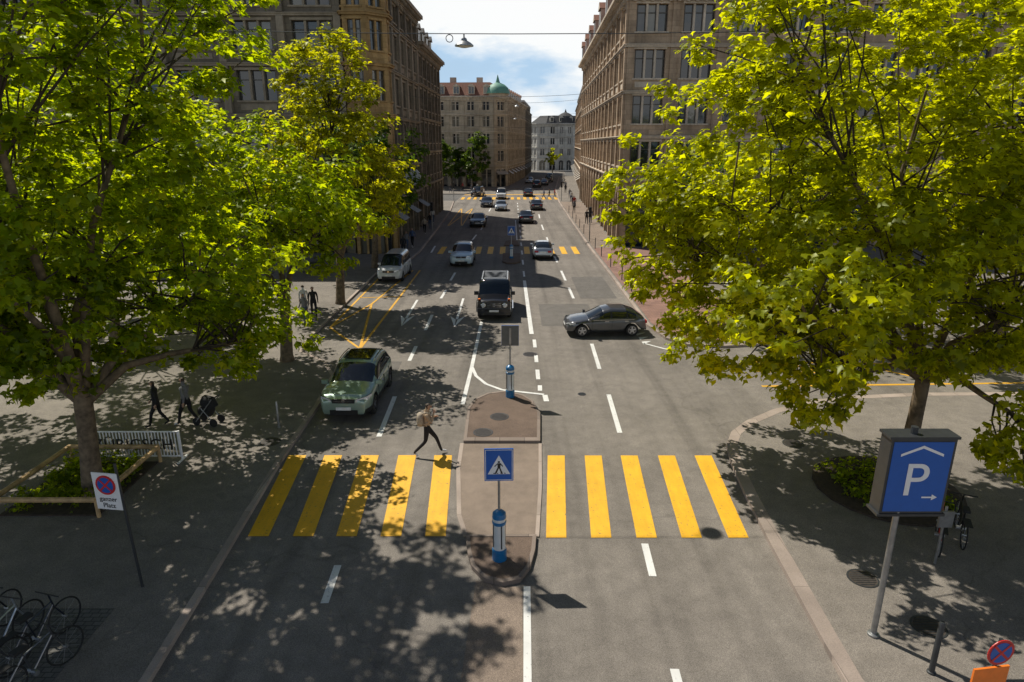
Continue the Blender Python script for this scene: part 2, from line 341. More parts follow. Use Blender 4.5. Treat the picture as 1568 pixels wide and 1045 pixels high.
# ------------------------------------------------------------------ buildings
def facade(mb,P0,P1,z0,floors,bay,r=.28,ST=0,GL=1,FR=2,TR=3,DK=4,pil=.16,course=.18,ends=True):
    P0=Vector(P0);P1=Vector(P1); L=(P1-P0).length; d=(P1-P0)/L; nn=Vector((d.y,-d.x))
    def xf(p): return (P0.x+d.x*p[0]+nn.x*p[1],P0.y+d.y*p[0]+nn.y*p[1],p[2])
    mb.xf=xf; n=max(1,round(L/bay)); bw=L/n; z=z0
    for fl in floors:
        h=fl['h']; ww=bw*fl.get('ww',.62); a0=z+fl.get('sill',.9); a1=z+fl.get('top',h-.5); kind=fl.get('kind','rect'); nm=fl.get('nm',2)
        for i in range(n):
            u0=i*bw;u1=u0+bw; c=(u0+u1)/2; w0=c-ww/2; w1=c+ww/2
            mb.poly([(u0,0,z),(w0,0,z),(w0,0,z+h),(u0,0,z+h)],ST); mb.poly([(w1,0,z),(u1,0,z),(u1,0,z+h),(w1,0,z+h)],ST)
            if a0>z+.01: mb.poly([(w0,0,z),(w1,0,z),(w1,0,a0),(w0,0,a0)],ST)
            if kind=='arch':
                sp=a1-ww/2*.95; K=8; pts=[(c-ww/2*math.cos(math.pi*k/K),sp+(a1-sp)*math.sin(math.pi*k/K)) for k in range(K+1)]
                for k in range(K):
                    p,q=pts[k],pts[k+1]
                    mb.poly([(p[0],0,p[1]),(q[0],0,q[1]),(q[0],0,z+h),(p[0],0,z+h)],ST)
                    mb.poly([(p[0],0,p[1]),(p[0],-r,p[1]),(q[0],-r,q[1]),(q[0],0,q[1])],ST)
                    p2=(c+(p[0]-c)*1.12,sp+(p[1]-sp)*1.12);q2=(c+(q[0]-c)*1.12,sp+(q[1]-sp)*1.12)
                    mb.poly([(p[0],.05,p[1]),(q[0],.05,q[1]),(q2[0],.05,q2[1]),(p2[0],.05,p2[1])],TR)
                mb.poly([(w0,-r,a0),(w1,-r,a0)]+[(p[0],-r,p[1]) for p in pts[::-1]],GL)
                tt=sp
            else:
                mb.poly([(w0,0,a1),(w1,0,a1),(w1,0,z+h),(w0,0,z+h)],ST)
                mb.poly([(w0,0,a1),(w0,-r,a1),(w1,-r,a1),(w1,0,a1)],ST)
                for k in range(nm+1):
                    g0=w0+(w1-w0)*k/(nm+1);g1=w0+(w1-w0)*(k+1)/(nm+1)
                    mb.poly([(g0,-r,a0),(g1,-r,a0),(g1,-r,a1),(g0,-r,a1)],GL)
                tt=a1
                mb.box((w0-.12,-.01,a1+.02),(w1+.12,.09,a1+.2),TR)
            mb.poly([(w0,0,a0),(w0,0,tt),(w0,-r,tt),(w0,-r,a0)],ST); mb.poly([(w1,0,a0),(w1,-r,a0),(w1,-r,tt),(w1,0,tt)],ST)
            mb.poly([(w0,0,a0),(w0,-r,a0),(w1,-r,a0),(w1,0,a0)],TR)
            for k in range(nm):
                m=w0+(w1-w0)*(k+1)/(nm+1); mb.box((m-.09,-r+.01,a0),(m+.09,-.04,tt),fl.get('mm',TR))
            zt=a0+(tt-a0)*.68; mb.box((w0,-r+.005,zt),(w1,-r+.07,zt+.08),FR)
            for k in range(nm+1):
                for e in (w0+(w1-w0)*k/(nm+1)+.09,w0+(w1-w0)*(k+1)/(nm+1)-.15): mb.box((e,-r+.004,a0),(e+.06,-r+.06,tt),FR)
            if fl.get('sill',.9)>.3: mb.box((w0-.15,-.02,a0-.14),(w1+.15,.13,a0-.005),TR)
            if fl.get('panel'): mb.box((w0+.1,.0-.01,z+.25),(w1-.1,.05,a0-.3),TR)
            if fl.get('awn') and i%2==0:
                mb.poly([(w0-.1,.05,a1-.3),(w1+.1,.05,a1-.3),(w1+.1,1.2,a1-1.0),(w0-.1,1.2,a1-1.0)],FR)
        if pil:
            for i in range(n+1):
                u=min(max(i*bw,.3),L-.3); mb.box((u-.28,-.01,z+.0),(u+.28,pil,z+h-.3),TR if fl.get('ptr') else ST)
        z+=h
        mb.box((-.1,-.02,z-.28),(L+.1,course+.06,z-.02),TR)
        mb.box((-.15,-.02,z-.12),(L+.15,course+.16,z-.04),TR)
    mb.xf=None
    return z
def cornice(mb,P0,P1,z,h=.7,out=.9,m=3,den=True):
    P0=Vector(P0);P1=Vector(P1); L=(P1-P0).length; d=(P1-P0)/L; nn=Vector((d.y,-d.x))
    mb.xf=lambda p:(P0.x+d.x*p[0]+nn.x*p[1],P0.y+d.y*p[0]+nn.y*p[1],p[2])
    mb.box((-.2,-.3,z),(L+.2,out*.45,z+h*.5),m); mb.box((-.3,-.3,z+h*.5+.002),(L+.3,out,z+h),m)
    if den:
        u=.3
        while u<L: mb.box((u,.02,z-.35),(u+.22,out*.42,z-.003),m); mb.box((u,out*.45,z+h*.15),(u+.22,out*.85,z+h*.5-.004),m); u+=.75
    mb.xf=None
def mansard(mb,quad,z,h,inn,m=5,dorm=(),DR=3,GL=1):
    Q=[]
    for i in range(4):
        a=Vector(quad[i-1]);b=Vector(quad[i]);c=Vector(quad[(i+1)%4])
        d1=(b-a).normalized(); d2=(c-b).normalized(); n1=Vector((-d1.y,d1.x)); n2=Vector((-d2.y,d2.x))
        k=(n1+n2); k=k/(1+n1.dot(n2)); Q.append((b.x+k.x*inn,b.y+k.y*inn))
    for i in range(4):
        a,b=quad[i],quad[(i+1)%4]; c,d=Q[(i+1)%4],Q[i]
        mb.poly([(*a,z),(*b,z),(*c,z+h),(*d,z+h)],m)
    mb.poly([(*p,z+h) for p in Q],m)
    for (i,sp,w,hh) in dorm:
        a=Vector(quad[i]);b=Vector(quad[(i+1)%4]); L=(b-a).length; d=(b-a)/L; nn=Vector((d.y,-d.x))
        mb.xf=lambda p:(a.x+d.x*p[0]+nn.x*p[1],a.y+d.y*p[0]+nn.y*p[1],p[2])
        u=sp*.6
        while u<L-sp*.4:
            w0=u-w/2;w1=u+w/2; f=-.35
            mb.box((w0,-inn*.95,z+.3),(w1,f,z+.3+hh),DR); mb.poly([(w0+.15,f+.01,z+.55),(w1-.15,f+.01,z+.55),(w1-.15,f+.01,z+.2+hh),(w0+.15,f+.01,z+.2+hh)],GL)
            mb.box((u-.04,f+.012,z+.55),(u+.04,f+.05,z+.2+hh),DR)
            A=[(w0-.15,f+.15,z+.3+hh),(w1+.15,f+.15,z+.3+hh),(u,f+.15,z+.3+hh+w*.4)]; B=[(p[0],-inn,p[2]) for p in A]
            mb.poly(A,DR); mb.poly([A[0],A[2],B[2],B[0]],m); mb.poly([A[2],A[1],B[1],B[2]],m)
            u+=sp
        mb.xf=None
def rooftile(name,c):
    m,nt,b=new_mat(name); co=objco(nt)
    w=nt.nodes.new('ShaderNodeTexWave'); w.wave_type='BANDS'; w.bands_direction='Z'; w.inputs['Scale'].default_value=1.6; w.inputs['Distortion'].default_value=.6
    nt.links.new(co,w.inputs[0])
    cc=mixc(nt,.6,c,ramp(nt,w.outputs['Fac'],[(0,.6),(.4,1),(1,1.1)]),'MULTIPLY'); cc=mixc(nt,.7,cc,ramp(nt,noise(nt,co,3,5),[(.3,.6),(.7,1.3)]),'MULTIPLY')
    nt.links.new(cc,b.inputs['Base Color']); b.inputs['Roughness'].default_value=.8; return m
M_slate=rooftile('slate_roof',(.055,.055,.06)); M_tile=rooftile('clay_tile_roof',(.22,.09,.055)); M_copper=simple('copper_green',(.14,.33,.25),.6,var=.25)
S_A=stone('sandstone_brown',(.215,.182,.135)); T_A=stone('sandstone_brown_trim',(.34,.285,.21),3,2,.7,.95)
S_AW=stone('sandstone_warm',(.46,.30,.13))
S_D=stone('sandstone_grey',(.52,.38,.26)); T_D=stone('sandstone_pale_trim',(.64,.54,.43),3,2,.7,.95)
S_B=stone('limestone_beige',(.54,.46,.34),2,.6,.75,.9); T_B=stone('limestone_trim',(.62,.55,.44),3,2,.8,.95)
S_C=stone('render_white',(.68,.65,.58),3,1,.85,.95)

# building A (left)
bA=empty('stone_office_building')
mb=MB(); fA=[dict(h=4.4,sill=0.0,top=3.5,ww=.66,kind='rect',nm=1,awn=1),dict(h=2.9,sill=.5,top=2.4,nm=1),dict(h=4.3,sill=.7,top=3.8,ww=.56,kind='arch',nm=1),dict(h=3.9,sill=1.0,top=3.3,ww=.66,nm=2,panel=1,ptr=1),dict(h=3.7,sill=1.0,top=3.1,ww=.66,nm=2,panel=1,ptr=1),dict(h=2.4,sill=.5,top=1.9,ww=.66,nm=2)]
zt=facade(mb,(-62,57.2),(-13.6,57.2),.12,fA,5.0,pil=.35,course=.2,r=.4)
zt2=facade(mb,(-10.9,59.6),(-10.5,77),.12,fA,3.5,pil=.25)
cornice(mb,(-62,57.2),(-13.6,57.2),zt); cornice(mb,(-10.9,59.6),(-10.5,77),zt)
q=[(-62,57.0),(-10.9,57.0),(-10.5,77),(-62,77)]
mb.poly([(-62,77,0),(-62,57.2,0),(-62,57.2,zt),(-62,77,zt)],0); mb.poly([(-10.5,77,zt-8),(-62,77,zt-8),(-62,77,zt),(-10.5,77,zt)],0)
mansard(mb,q,zt+.7,1.6,3.4,5)
mb.build('walls_windows_roof',[S_A,M_glass,M_frame,T_A,M_dark,M_slate],bA)
mb=MB()
fW=[dict(h=4.4,sill=.0,top=3.6,ww=.7,nm=1),dict(h=2.9,sill=.6,top=2.4,nm=1),dict(h=4.3,sill=.8,top=3.6,ww=.6,nm=1),dict(h=3.9,sill=1,top=3.3,ww=.6,nm=1,panel=1),dict(h=3.7,sill=.9,top=3.1,ww=.6,nm=1,panel=1),dict(h=2.4,sill=.4,top=2.0,ww=.6,nm=1)]
for a,b in (((-13.6,57.2),(-13.4,56.6)),((-13.4,56.6),(-11.6,56.6)),((-11.6,56.6),(-10.2,58.0)),((-10.2,58.0),(-10.2,59.4)),((-10.2,59.4),(-10.9,59.6))):
    facade(mb,a,b,.12,fW,3.0,pil=0,r=.25); cornice(mb,a,b,zt,.7,.6)
prof=[(2.6,0),(2.4,1.0),(2.6,1.4),(2.3,2.6),(1.5,4.2),(.7,5.2),(.25,5.8),(.12,7.2),(.02,8.2)]
mb.lathe(prof,(-12,58.6,zt+.7),16,5)
mb.build('corner_turret',[S_AW,M_glass,M_frame,S_AW,M_dark,M_slate],bA)
rs=empty('shop_sign',(-9.7,66,6.2)); mb=MB(); mb.lathe([(.75,-.12,1),(.75,-.10,0),(.75,.10,0),(.75,.12,1)],(0,0,0),24,axis='Y'); mb.tube((-.7,0,0),(-1.1,0,0),.05); mb.build('disc_and_bracket',[M_white,M_pale],rs)
b2=empty('mansard_roof_building')
mb=MB(); fA2=[dict(h=4.6,sill=0,top=3.9,ww=.7,kind='arch',nm=1),dict(h=3.8,sill=.9,top=3.2,nm=1),dict(h=3.7,sill=.9,top=3.1,nm=1),dict(h=3.6,sill=.9,top=3.0,nm=1),dict(h=3.4,sill=.8,top=2.8,nm=1)]
z2=facade(mb,(-10.45,77.1),(-10.1,96),.12,fA2,3.1,pil=.2); cornice(mb,(-10.45,77.1),(-10.1,96),z2)
mb.poly([(-10.1,96,0),(-40,96,0),(-40,96,z2),(-10.1,96,z2)],0)
mansard(mb,[(-40,77.1),(-10.45,77.1),(-10.1,96),(-40,96)],z2+.7,3.6,2.4,5,((1,3.2,1.5,1.7),))
mb.box((-14,84,z2+3),(-12.8,85,z2+7),0); mb.box((-14,91,z2+3),(-12.8,92,z2+7),0)
mb.build('walls_windows_roof',[S_A,M_glass,M_frame,T_A,M_dark,M_slate],b2)
bB=empty('beige_corner_building')
fB=[dict(h=4.6,sill=0,top=3.7,ww=.75,nm=1,awn=1),dict(h=3.7,sill=.9,top=3.1,ww=.45,nm=1),dict(h=3.6,sill=.9,top=3.0,ww=.45,nm=1),dict(h=3.6,sill=.9,top=3.0,ww=.45,nm=1),dict(h=3.0,sill=.7,top=2.4,ww=.45,nm=1)]
mb=MB()
for a,b in (((-24,152),(-4.0,150)),((-4.0,150),(-1.0,152)),((-1.0,152),(3.6,192))):
    zB=facade(mb,a,b,.12,fB,3.3,pil=.12); cornice(mb,a,b,zB,.6,.8)
mansard(mb,[(-24,152.2),(-2.6,150.6),(3.4,192),(-24,192)],zB+.6,3.0,2.6,5,((0,3.3,1.4,1.7),(1,3.5,1.4,1.7)))
for x in (-20,-14,-8): mb.box((x,158,zB+2.4),(x+1.4,159,zB+5),3)
mb.build('walls_windows_roof',[S_B,M_glass,M_framew,T_B,M_dark,M_tile],bB)
mb=MB(); mb.lathe([(2.3,0,0),(2.3,1.0,0),(2.7,1.1,1),(2.6,1.5,1),(2.3,2.3,1),(1.5,3.0,1),(.5,3.4,1),(.25,4.2,1),(.05,5.0,1)],(-3.1,152.2,zB),16)
mb.build('copper_turret',[S_B,M_copper],bB,30)
bE=empty('dark_narrow_building')
mb=MB(); facade(mb,(3.6,193),(6.5,232),.12,fB,3.3,pil=.1); facade(mb,(-6,193),(3.6,193),.12,fB,3.3,pil=.1); mansard(mb,[(-6,193),(3.6,193),(6.5,232),(-6,232)],18.5,3,2,5,((1,3.5,1.4,1.7),)); mb.build('walls_windows_roof',[S_A,M_glass,M_frame,T_A,M_dark,M_slate],bE)
bC=empty('white_domed_building')
mb=MB(); fC=[dict(h=4.4,sill=.2,top=3.6,ww=.6,kind='arch',nm=1)]+[dict(h=3.7,sill=.9,top=3.0,ww=.42,nm=1)]*3
for a,b in (((6.5,246),(9,242)),((9,242),(16,240)),((16,240),(30,243))):
    zC=facade(mb,a,b,.12,fC,3.0,pil=.15); cornice(mb,a,b,zC,.6,.7)
mansard(mb,[(6.5,246),(12,241),(30,243),(30,262)],zC+.6,2.6,2.2,5,((1,3.4,1.3,1.6),))
mb.lathe([(3.6,0,5),(3.5,1.2,5),(2.9,2.4,5),(1.6,3.3,5),(.4,3.8,5),(.2,4.4,5),(.02,4.9,5)],(19,245,zC+.6),16)
mb.build('walls_windows_roof',[S_C,M_glass,M_framew,S_C,M_dark,M_slate],bC)
bD=empty('sandstone_building')
fD=[dict(h=6.2,sill=0,top=5.4,ww=.72,kind='arch',nm=0),dict(h=3.7,sill=1.0,top=3.15,ww=.66,nm=2,panel=1),dict(h=3.75,sill=1.0,top=3.3,ww=.66,nm=2),dict(h=3.75,sill=1.0,top=3.3,ww=.66,nm=2,panel=1),dict(h=3.6,sill=.95,top=3.1,ww=.66,nm=2)]
mb=MB()
zD=facade(mb,(9.9,61),(62,61),.12,fD,4.05,pil=.12,r=.35)
facade(mb,(11.9,116),(9.9,61),.12,fD,3.9,pil=.2,r=.35)
cornice(mb,(9.9,61),(62,61),zD,.5,1.0); cornice(mb,(11.9,116),(9.9,61),zD,.5,1.0)
mb.poly([(11.9,116,0),(11.9,116,zD),(62,116,zD),(62,116,0)],0); mb.poly([(62,61,0),(62,116,0),(62,116,zD),(62,61,zD)],0)
mansard(mb,[(8.9,60),(62.5,60),(62.5,116.5),(11.0,116.8)],zD+.5,6,6,5,((3,7.5,2.0,2.0),(0,9,2,2)))
mb.build('walls_windows_roof',[S_D,M_glass,M_frame,T_D,M_dark,M_tile],bD)
bD2=empty('stone_town_house')
mb=MB(); facade(mb,(19,205),(12.6,120),.12,fB,3.3,pil=.12); facade(mb,(12.6,120),(40,120),.12,fB,3.3,pil=.12); mansard(mb,[(12.6,120),(40,120),(40,205),(19,205)],18.6,3.5,2.5,5,((3,4,1.5,1.8),)); mb.build('walls_windows_roof',[S_D,M_glass,M_framew,T_D,M_dark,M_slate],bD2)

# ------------------------------------------------------------------ trees
rng=np.random.default_rng(3)
TPL=np.array([(0,-.42,0),(-.52,-.12,-.10),(-.17,.10,.02),(0,.62,-.12),(.17,.10,.02),(.52,-.12,-.10)])
def leaf_mesh(name,C,per,rad,size,mat,parent,center,flat=.6,updir=.75):
    n=len(C)*per
    c=np.repeat(C,per,axis=0)
    u=rng.normal(size=(n,3)); u/=np.linalg.norm(u,axis=1,keepdims=True)
    rr=rng.random((n,1))**.45
    crad=np.repeat(rad*(.6+.8*rng.random((len(C),1))),per,axis=0)
    P=c+u*rr*crad*np.array([1,1,flat])
    out=P-np.array(center); out/=np.linalg.norm(out,axis=1,keepdims=True)+1e-6
    Nn=np.array([0,0,updir])+out*.35+u*.35+rng.normal(size=(n,3))*.40
    Nn/=np.linalg.norm(Nn,axis=1,keepdims=True)
    t=rng.normal(size=(n,3))+out*.5-np.array([0,0,.5]); t-=Nn*np.sum(t*Nn,axis=1,keepdims=True); t/=np.linalg.norm(t,axis=1,keepdims=True)+1e-6
    b=np.cross(Nn,t); s=(size*(.65+.7*rng.random((n,1,1))))
    T=TPL[None]
    V=P[:,None,:]+s*(T[...,0:1]*b[:,None,:]+T[...,1:2]*t[:,None,:]+T[...,2:3]*Nn[:,None,:])
    V=V.reshape(-1,3)
    me=D.meshes.new(name); me.vertices.add(len(V)); me.vertices.foreach_set('co',V.astype(np.float32).ravel())
    loops=(np.arange(n)[:,None]*6+np.array([0,2,1,0,4,3,2,0,5,4])[None]).ravel()
    me.loops.add(len(loops)); me.loops.foreach_set('vertex_index',loops.astype(np.int32))
    st=(np.arange(n)[:,None]*10+np.array([0,3,7])[None]).ravel(); me.polygons.add(n*3)
    me.polygons.foreach_set('loop_start',st.astype(np.int32))
    me.materials.append(mat); me.update(calc_edges=True)
    o=D.objects.new('foliage',me); COL.objects.link(o); o.parent=parent
    return o
def tree(base,lobes,dens=1.0,per=42,rad=.6,size=.21,mat=M_leafL,trunk_r=.26,fork=3.0,name='plane_tree',z0=.1,limbs=22):
    root=empty(name); C=[]
    for (x,y,z,a,b,c) in lobes:
        n=int(dens*2.1*(a*b+b*c+a*c)/ (rad*rad*3.2)) +4
        u=rng.normal(size=(n,3)); u/=np.linalg.norm(u,axis=1,keepdims=True)
        r=.35+.65*rng.random((n,1))**.5
        ph=np.sin(u[:,0:1]*5+x)*np.cos(u[:,1:2]*4+y)*.14+np.sin(u[:,2:3]*6+z*2+u[:,0:1]*3)*.12
        C.append(np.array([x,y,z])+u*r*(1+ph)*np.array([a,b,c]))
    C=np.vstack(C); C=C[C[:,2]>1.9]
    ctr=np.mean([l[:3] for l in lobes],axis=0)
    mb=MB(); bx,by=base; top=Vector((bx+.15,by+.1,fork))
    mb.path([(bx,by,z0-.1),(bx+.02,by,z0+.4),(bx+.1,by+.05,fork*.6),top],[trunk_r*1.35,trunk_r*1.05,trunk_r*.9,trunk_r*.85],10)
    for (x,y,z,a,b,c) in lobes:
        m=Vector((x,y,z-c*.25)); mid=top.lerp(m,.5)+Vector((R.uniform(-.3,.3),R.uniform(-.3,.3),.3))
        mb.path([top-Vector((0,0,.2)),top.lerp(mid,.5)+Vector((0,0,.25)),mid,m,m+Vector((R.uniform(-.5,.5),R.uniform(-.5,.5),c*.6))],[trunk_r*.6,trunk_r*.42,trunk_r*.32,trunk_r*.2,.03],7)
        near=[Vector(p) for p in C if abs(p[0]-x)<a and abs(p[1]-y)<b and abs(p[2]-z)<c]
        R.shuffle(near)
        for p in near[:limbs]:
            s=mid.lerp(m,R.uniform(.2,1)); k=s.lerp(p,.55)+Vector((R.uniform(-.2,.2),R.uniform(-.2,.2),R.uniform(0,.35)))
            mb.path([s,k,p],[trunk_r*.15,trunk_r*.09,.012],5,1)
    mb.build('trunk_and_limbs',[M_bark,M_barkd],root,60)
    leaf_mesh('foliage',C,per,rad,size,mat,root,ctr)
    return root
tree((-11.36,15.8),[(-12.7,17,10.2,4.9,4.6,5.0),(-9.0,17.2,11.9,2.7,3.6,2.9),(-9.4,19.2,5.6,3.0,3.6,2.3),(-11,17.5,7.5,3.6,3.6,3.0),(-9.6,12.5,12.4,2.4,3.2,2.0),(-11.6,14.2,7.4,2.6,2.2,3.2),(-12.6,16.6,4.2,3.6,3,1.5),(-7.9,18.6,4.0,1.8,2,1.2),(-14.5,13.5,9,3.5,3,3),(-15.6,15,6.4,3.2,2.8,2.6),(-13.4,14.2,5.2,2.4,2.0,1.6)],mat=M_leafL,dens=1.15,per=58,size=.21,rad=.5)
tree((-9.95,27.4),[(-10.3,27,7.2,4.0,3.6,2.9),(-7.8,27,6.6,2.4,2.8,2.2),(-11.5,24.5,5.2,3.4,3,2.4),(-14,29,8,3.6,3.6,3.4)],mat=M_leafL,size=.25,rad=.7,per=60,dens=1.6)
tree((-10.3,38.2),[(-10.0,38,12.6,2.9,2.9,2.7),(-10.0,38,9,3.6,3.4,3.4),(-7.8,38.5,6.6,2.5,2.8,2.3),(-12.5,38,7.5,3,3,3)],mat=M_leafY,size=.27,rad=.7,per=60,dens=1.5,name='lime_tree')
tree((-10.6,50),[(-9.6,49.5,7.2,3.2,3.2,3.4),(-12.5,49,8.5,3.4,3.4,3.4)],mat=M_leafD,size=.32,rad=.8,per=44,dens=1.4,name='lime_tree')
tree((-19,30),[(-19,30,8,5,4.5,4.6),(-22,34,8,5,4.5,4.6)],mat=M_leafL,size=.32,rad=.8,per=44,dens=1.3)
tree((-20.5,21),[(-20,21,8.5,5.5,4.6,5.2),(-16,20,5.4,3.6,3.4,2.5)],mat=M_leafL,size=.28,rad=.75,per=46,dens=1.4)
tree((11.3,17.0),[(10.4,18,9.6,4.6,4.2,4.2),(6.2,18.8,8.3,3.3,3.3,3.0),(7.0,19.4,5.2,3.3,3.0,2.0),(12.2,15.0,6.2,3.6,3.0,2.2),(13.5,17.5,11.2,5,4.4,4.6),(6.7,16.8,11.7,2.5,3,2.2),(9.8,16.2,6.2,3.4,3.0,2.4),(15,15.5,7.5,4,3.6,3.6),(6.9,14.8,5.8,2.5,2.3,1.5),(8.2,16.3,3.7,1.8,1.8,1.5),(7.0,18.6,4.2,2.4,2.4,1.7),(4.5,19,6.8,2.0,2.2,1.6),(11.9,13.2,3.4,1.6,1.5,1.4)],mat=M_leafR,dens=1.1,per=58,trunk_r=.22,fork=3.2,size=.21,rad=.5)
tree((13,34),[(13,34,7.5,4.6,4,3.6),(17,34,9,5,4.4,4.6),(10,35,5.8,2.6,3,2.4)],mat=M_leafR,size=.3,rad=.8,per=40,dens=1.3)
tree((21,27),[(21,27,9,5.5,5,5.2),(24,24,6,4,4,3)],mat=M_leafR,size=.3,rad=.8,per=44,dens=1.4)
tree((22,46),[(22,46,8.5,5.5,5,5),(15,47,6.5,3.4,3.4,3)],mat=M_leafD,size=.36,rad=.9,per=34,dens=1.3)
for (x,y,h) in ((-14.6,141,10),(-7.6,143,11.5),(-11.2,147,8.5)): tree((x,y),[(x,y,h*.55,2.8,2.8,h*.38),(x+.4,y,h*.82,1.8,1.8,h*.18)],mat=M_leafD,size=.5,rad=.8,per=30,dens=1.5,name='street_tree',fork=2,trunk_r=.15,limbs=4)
tree((12.2,205),[(12.2,205,5.6,2.5,2.5,2.6)],mat=M_leafR,size=.6,rad=.9,per=24,name='street_tree',fork=2,trunk_r=.15,limbs=4)
def shrubs(name,x0,x1,y0,y1,n,h=.25):
    C=np.column_stack([rng.uniform(x0,x1,n),rng.uniform(y0,y1,n),rng.uniform(.16,.16+h,n)])
    o=leaf_mesh(name,C,16,.22,.11,M_leafL,None,((x0+x1)/2,(y0+y1)/2,0)); o.name=name
shrubs('ground_cover_plants',-13.0,-10.9,15.0,17.5,170,.5)
bed=empty('tree_bed'); mb=MB(); mb.box((-13.2,14.8,.05),(-10.65,17.75,.16)); mb.build('soil_bed',[M_soil],bed)
mb=MB()
for a,b in (((-13.25,14.75),(-10.6,14.75)),((-10.6,14.75),(-10.6,17.8)),((-10.6,17.8),(-13.25,17.8)),((-13.25,17.8),(-13.25,14.75))):
    mb.tube((*a,.62),(*b,.62),.07,n=8)
    mb.tube((*a,.0),(*a,.64),.05,n=8)
mb.build('timber_rail',[M_wood],bed)
bed=empty('tree_bed'); mb=MB(); mb.lathe([(1.9,0),(1.9,.15),(1.75,.17)],(10.4,16.2,.02),20); mb.build('soil_bed',[M_soil],bed); shrubs('ground_cover_plants',9.1,11.6,15.0,17.3,130,.4)

# ------------------------------------------------------------------ vehicles
def lerp_prof(P,x):
    if x>=P[0][0]: return P[0][1]
    for (a,za),(b,zb) in zip(P,P[1:]):
        if b<=x<=a: return za+(zb-za)*((a-x)/(a-b) if a>b else 0)
    return P[-1][1]
def paintm(name,c,metal=.35):
    m=simple('paint_'+name,c,.28,metal,.04,coat=1.0); return m
CARS=dict(
 suv=dict(L=4.45,W=1.86,P=[(2.22,.55),(2.2,.82),(2.0,.96),(1.5,1.03),(.98,1.08),(.2,1.56),(-.1,1.62),(-1.1,1.62),(-1.65,1.52),(-1.95,1.2),(-2.12,1.05),(-2.22,.9),(-2.22,.55)],b=(.98,1.06),wr=.36,wx=(1.38,-1.36),pil=(-.25,-1.25),tp=.22),
 g=dict(L=4.6,W=1.9,P=[(2.28,.7),(2.26,1.08),(2.15,1.14),(1.6,1.17),(1.0,1.2),(.68,1.82),(.5,1.92),(-2.1,1.95),(-2.22,1.88),(-2.28,1.2),(-2.3,.7)],b=(1.1,1.14),wr=.40,wx=(1.42,-1.45),pil=(-.3,-1.35),tp=.06),
 van=dict(L=4.45,W=1.8,P=[(2.22,.55),(2.18,.85),(1.98,.98),(1.45,1.08),(.65,1.66),(.35,1.76),(-1.9,1.8),(-2.1,1.72),(-2.2,1.1),(-2.22,.55)],b=(1.02,1.06),wr=.33,wx=(1.4,-1.3),pil=(.1,-.95),tp=.2),
 hatch=dict(L=4.05,W=1.74,P=[(2.02,.48),(1.98,.68),(1.75,.80),(1.3,.88),(.98,.93),(.2,1.34),(-.15,1.42),(-.95,1.40),(-1.45,1.24),(-1.8,1.0),(-1.96,.9),(-2.02,.5)],b=(.86,.94),wr=.32,wx=(1.27,-1.26),pil=(-.2,-1.0),tp=.25),
 sedan=dict(L=4.7,W=1.84,P=[(2.35,.5),(2.3,.72),(2.0,.84),(1.5,.92),(1.1,.95),(.3,1.38),(0,1.45),(-.8,1.43),(-1.5,1.15),(-1.75,1.04),(-2.2,1.0),(-2.33,.85),(-2.35,.5)],b=(.9,.97),wr=.33,wx=(1.45,-1.4),pil=(-.15,-.95),tp=.22))
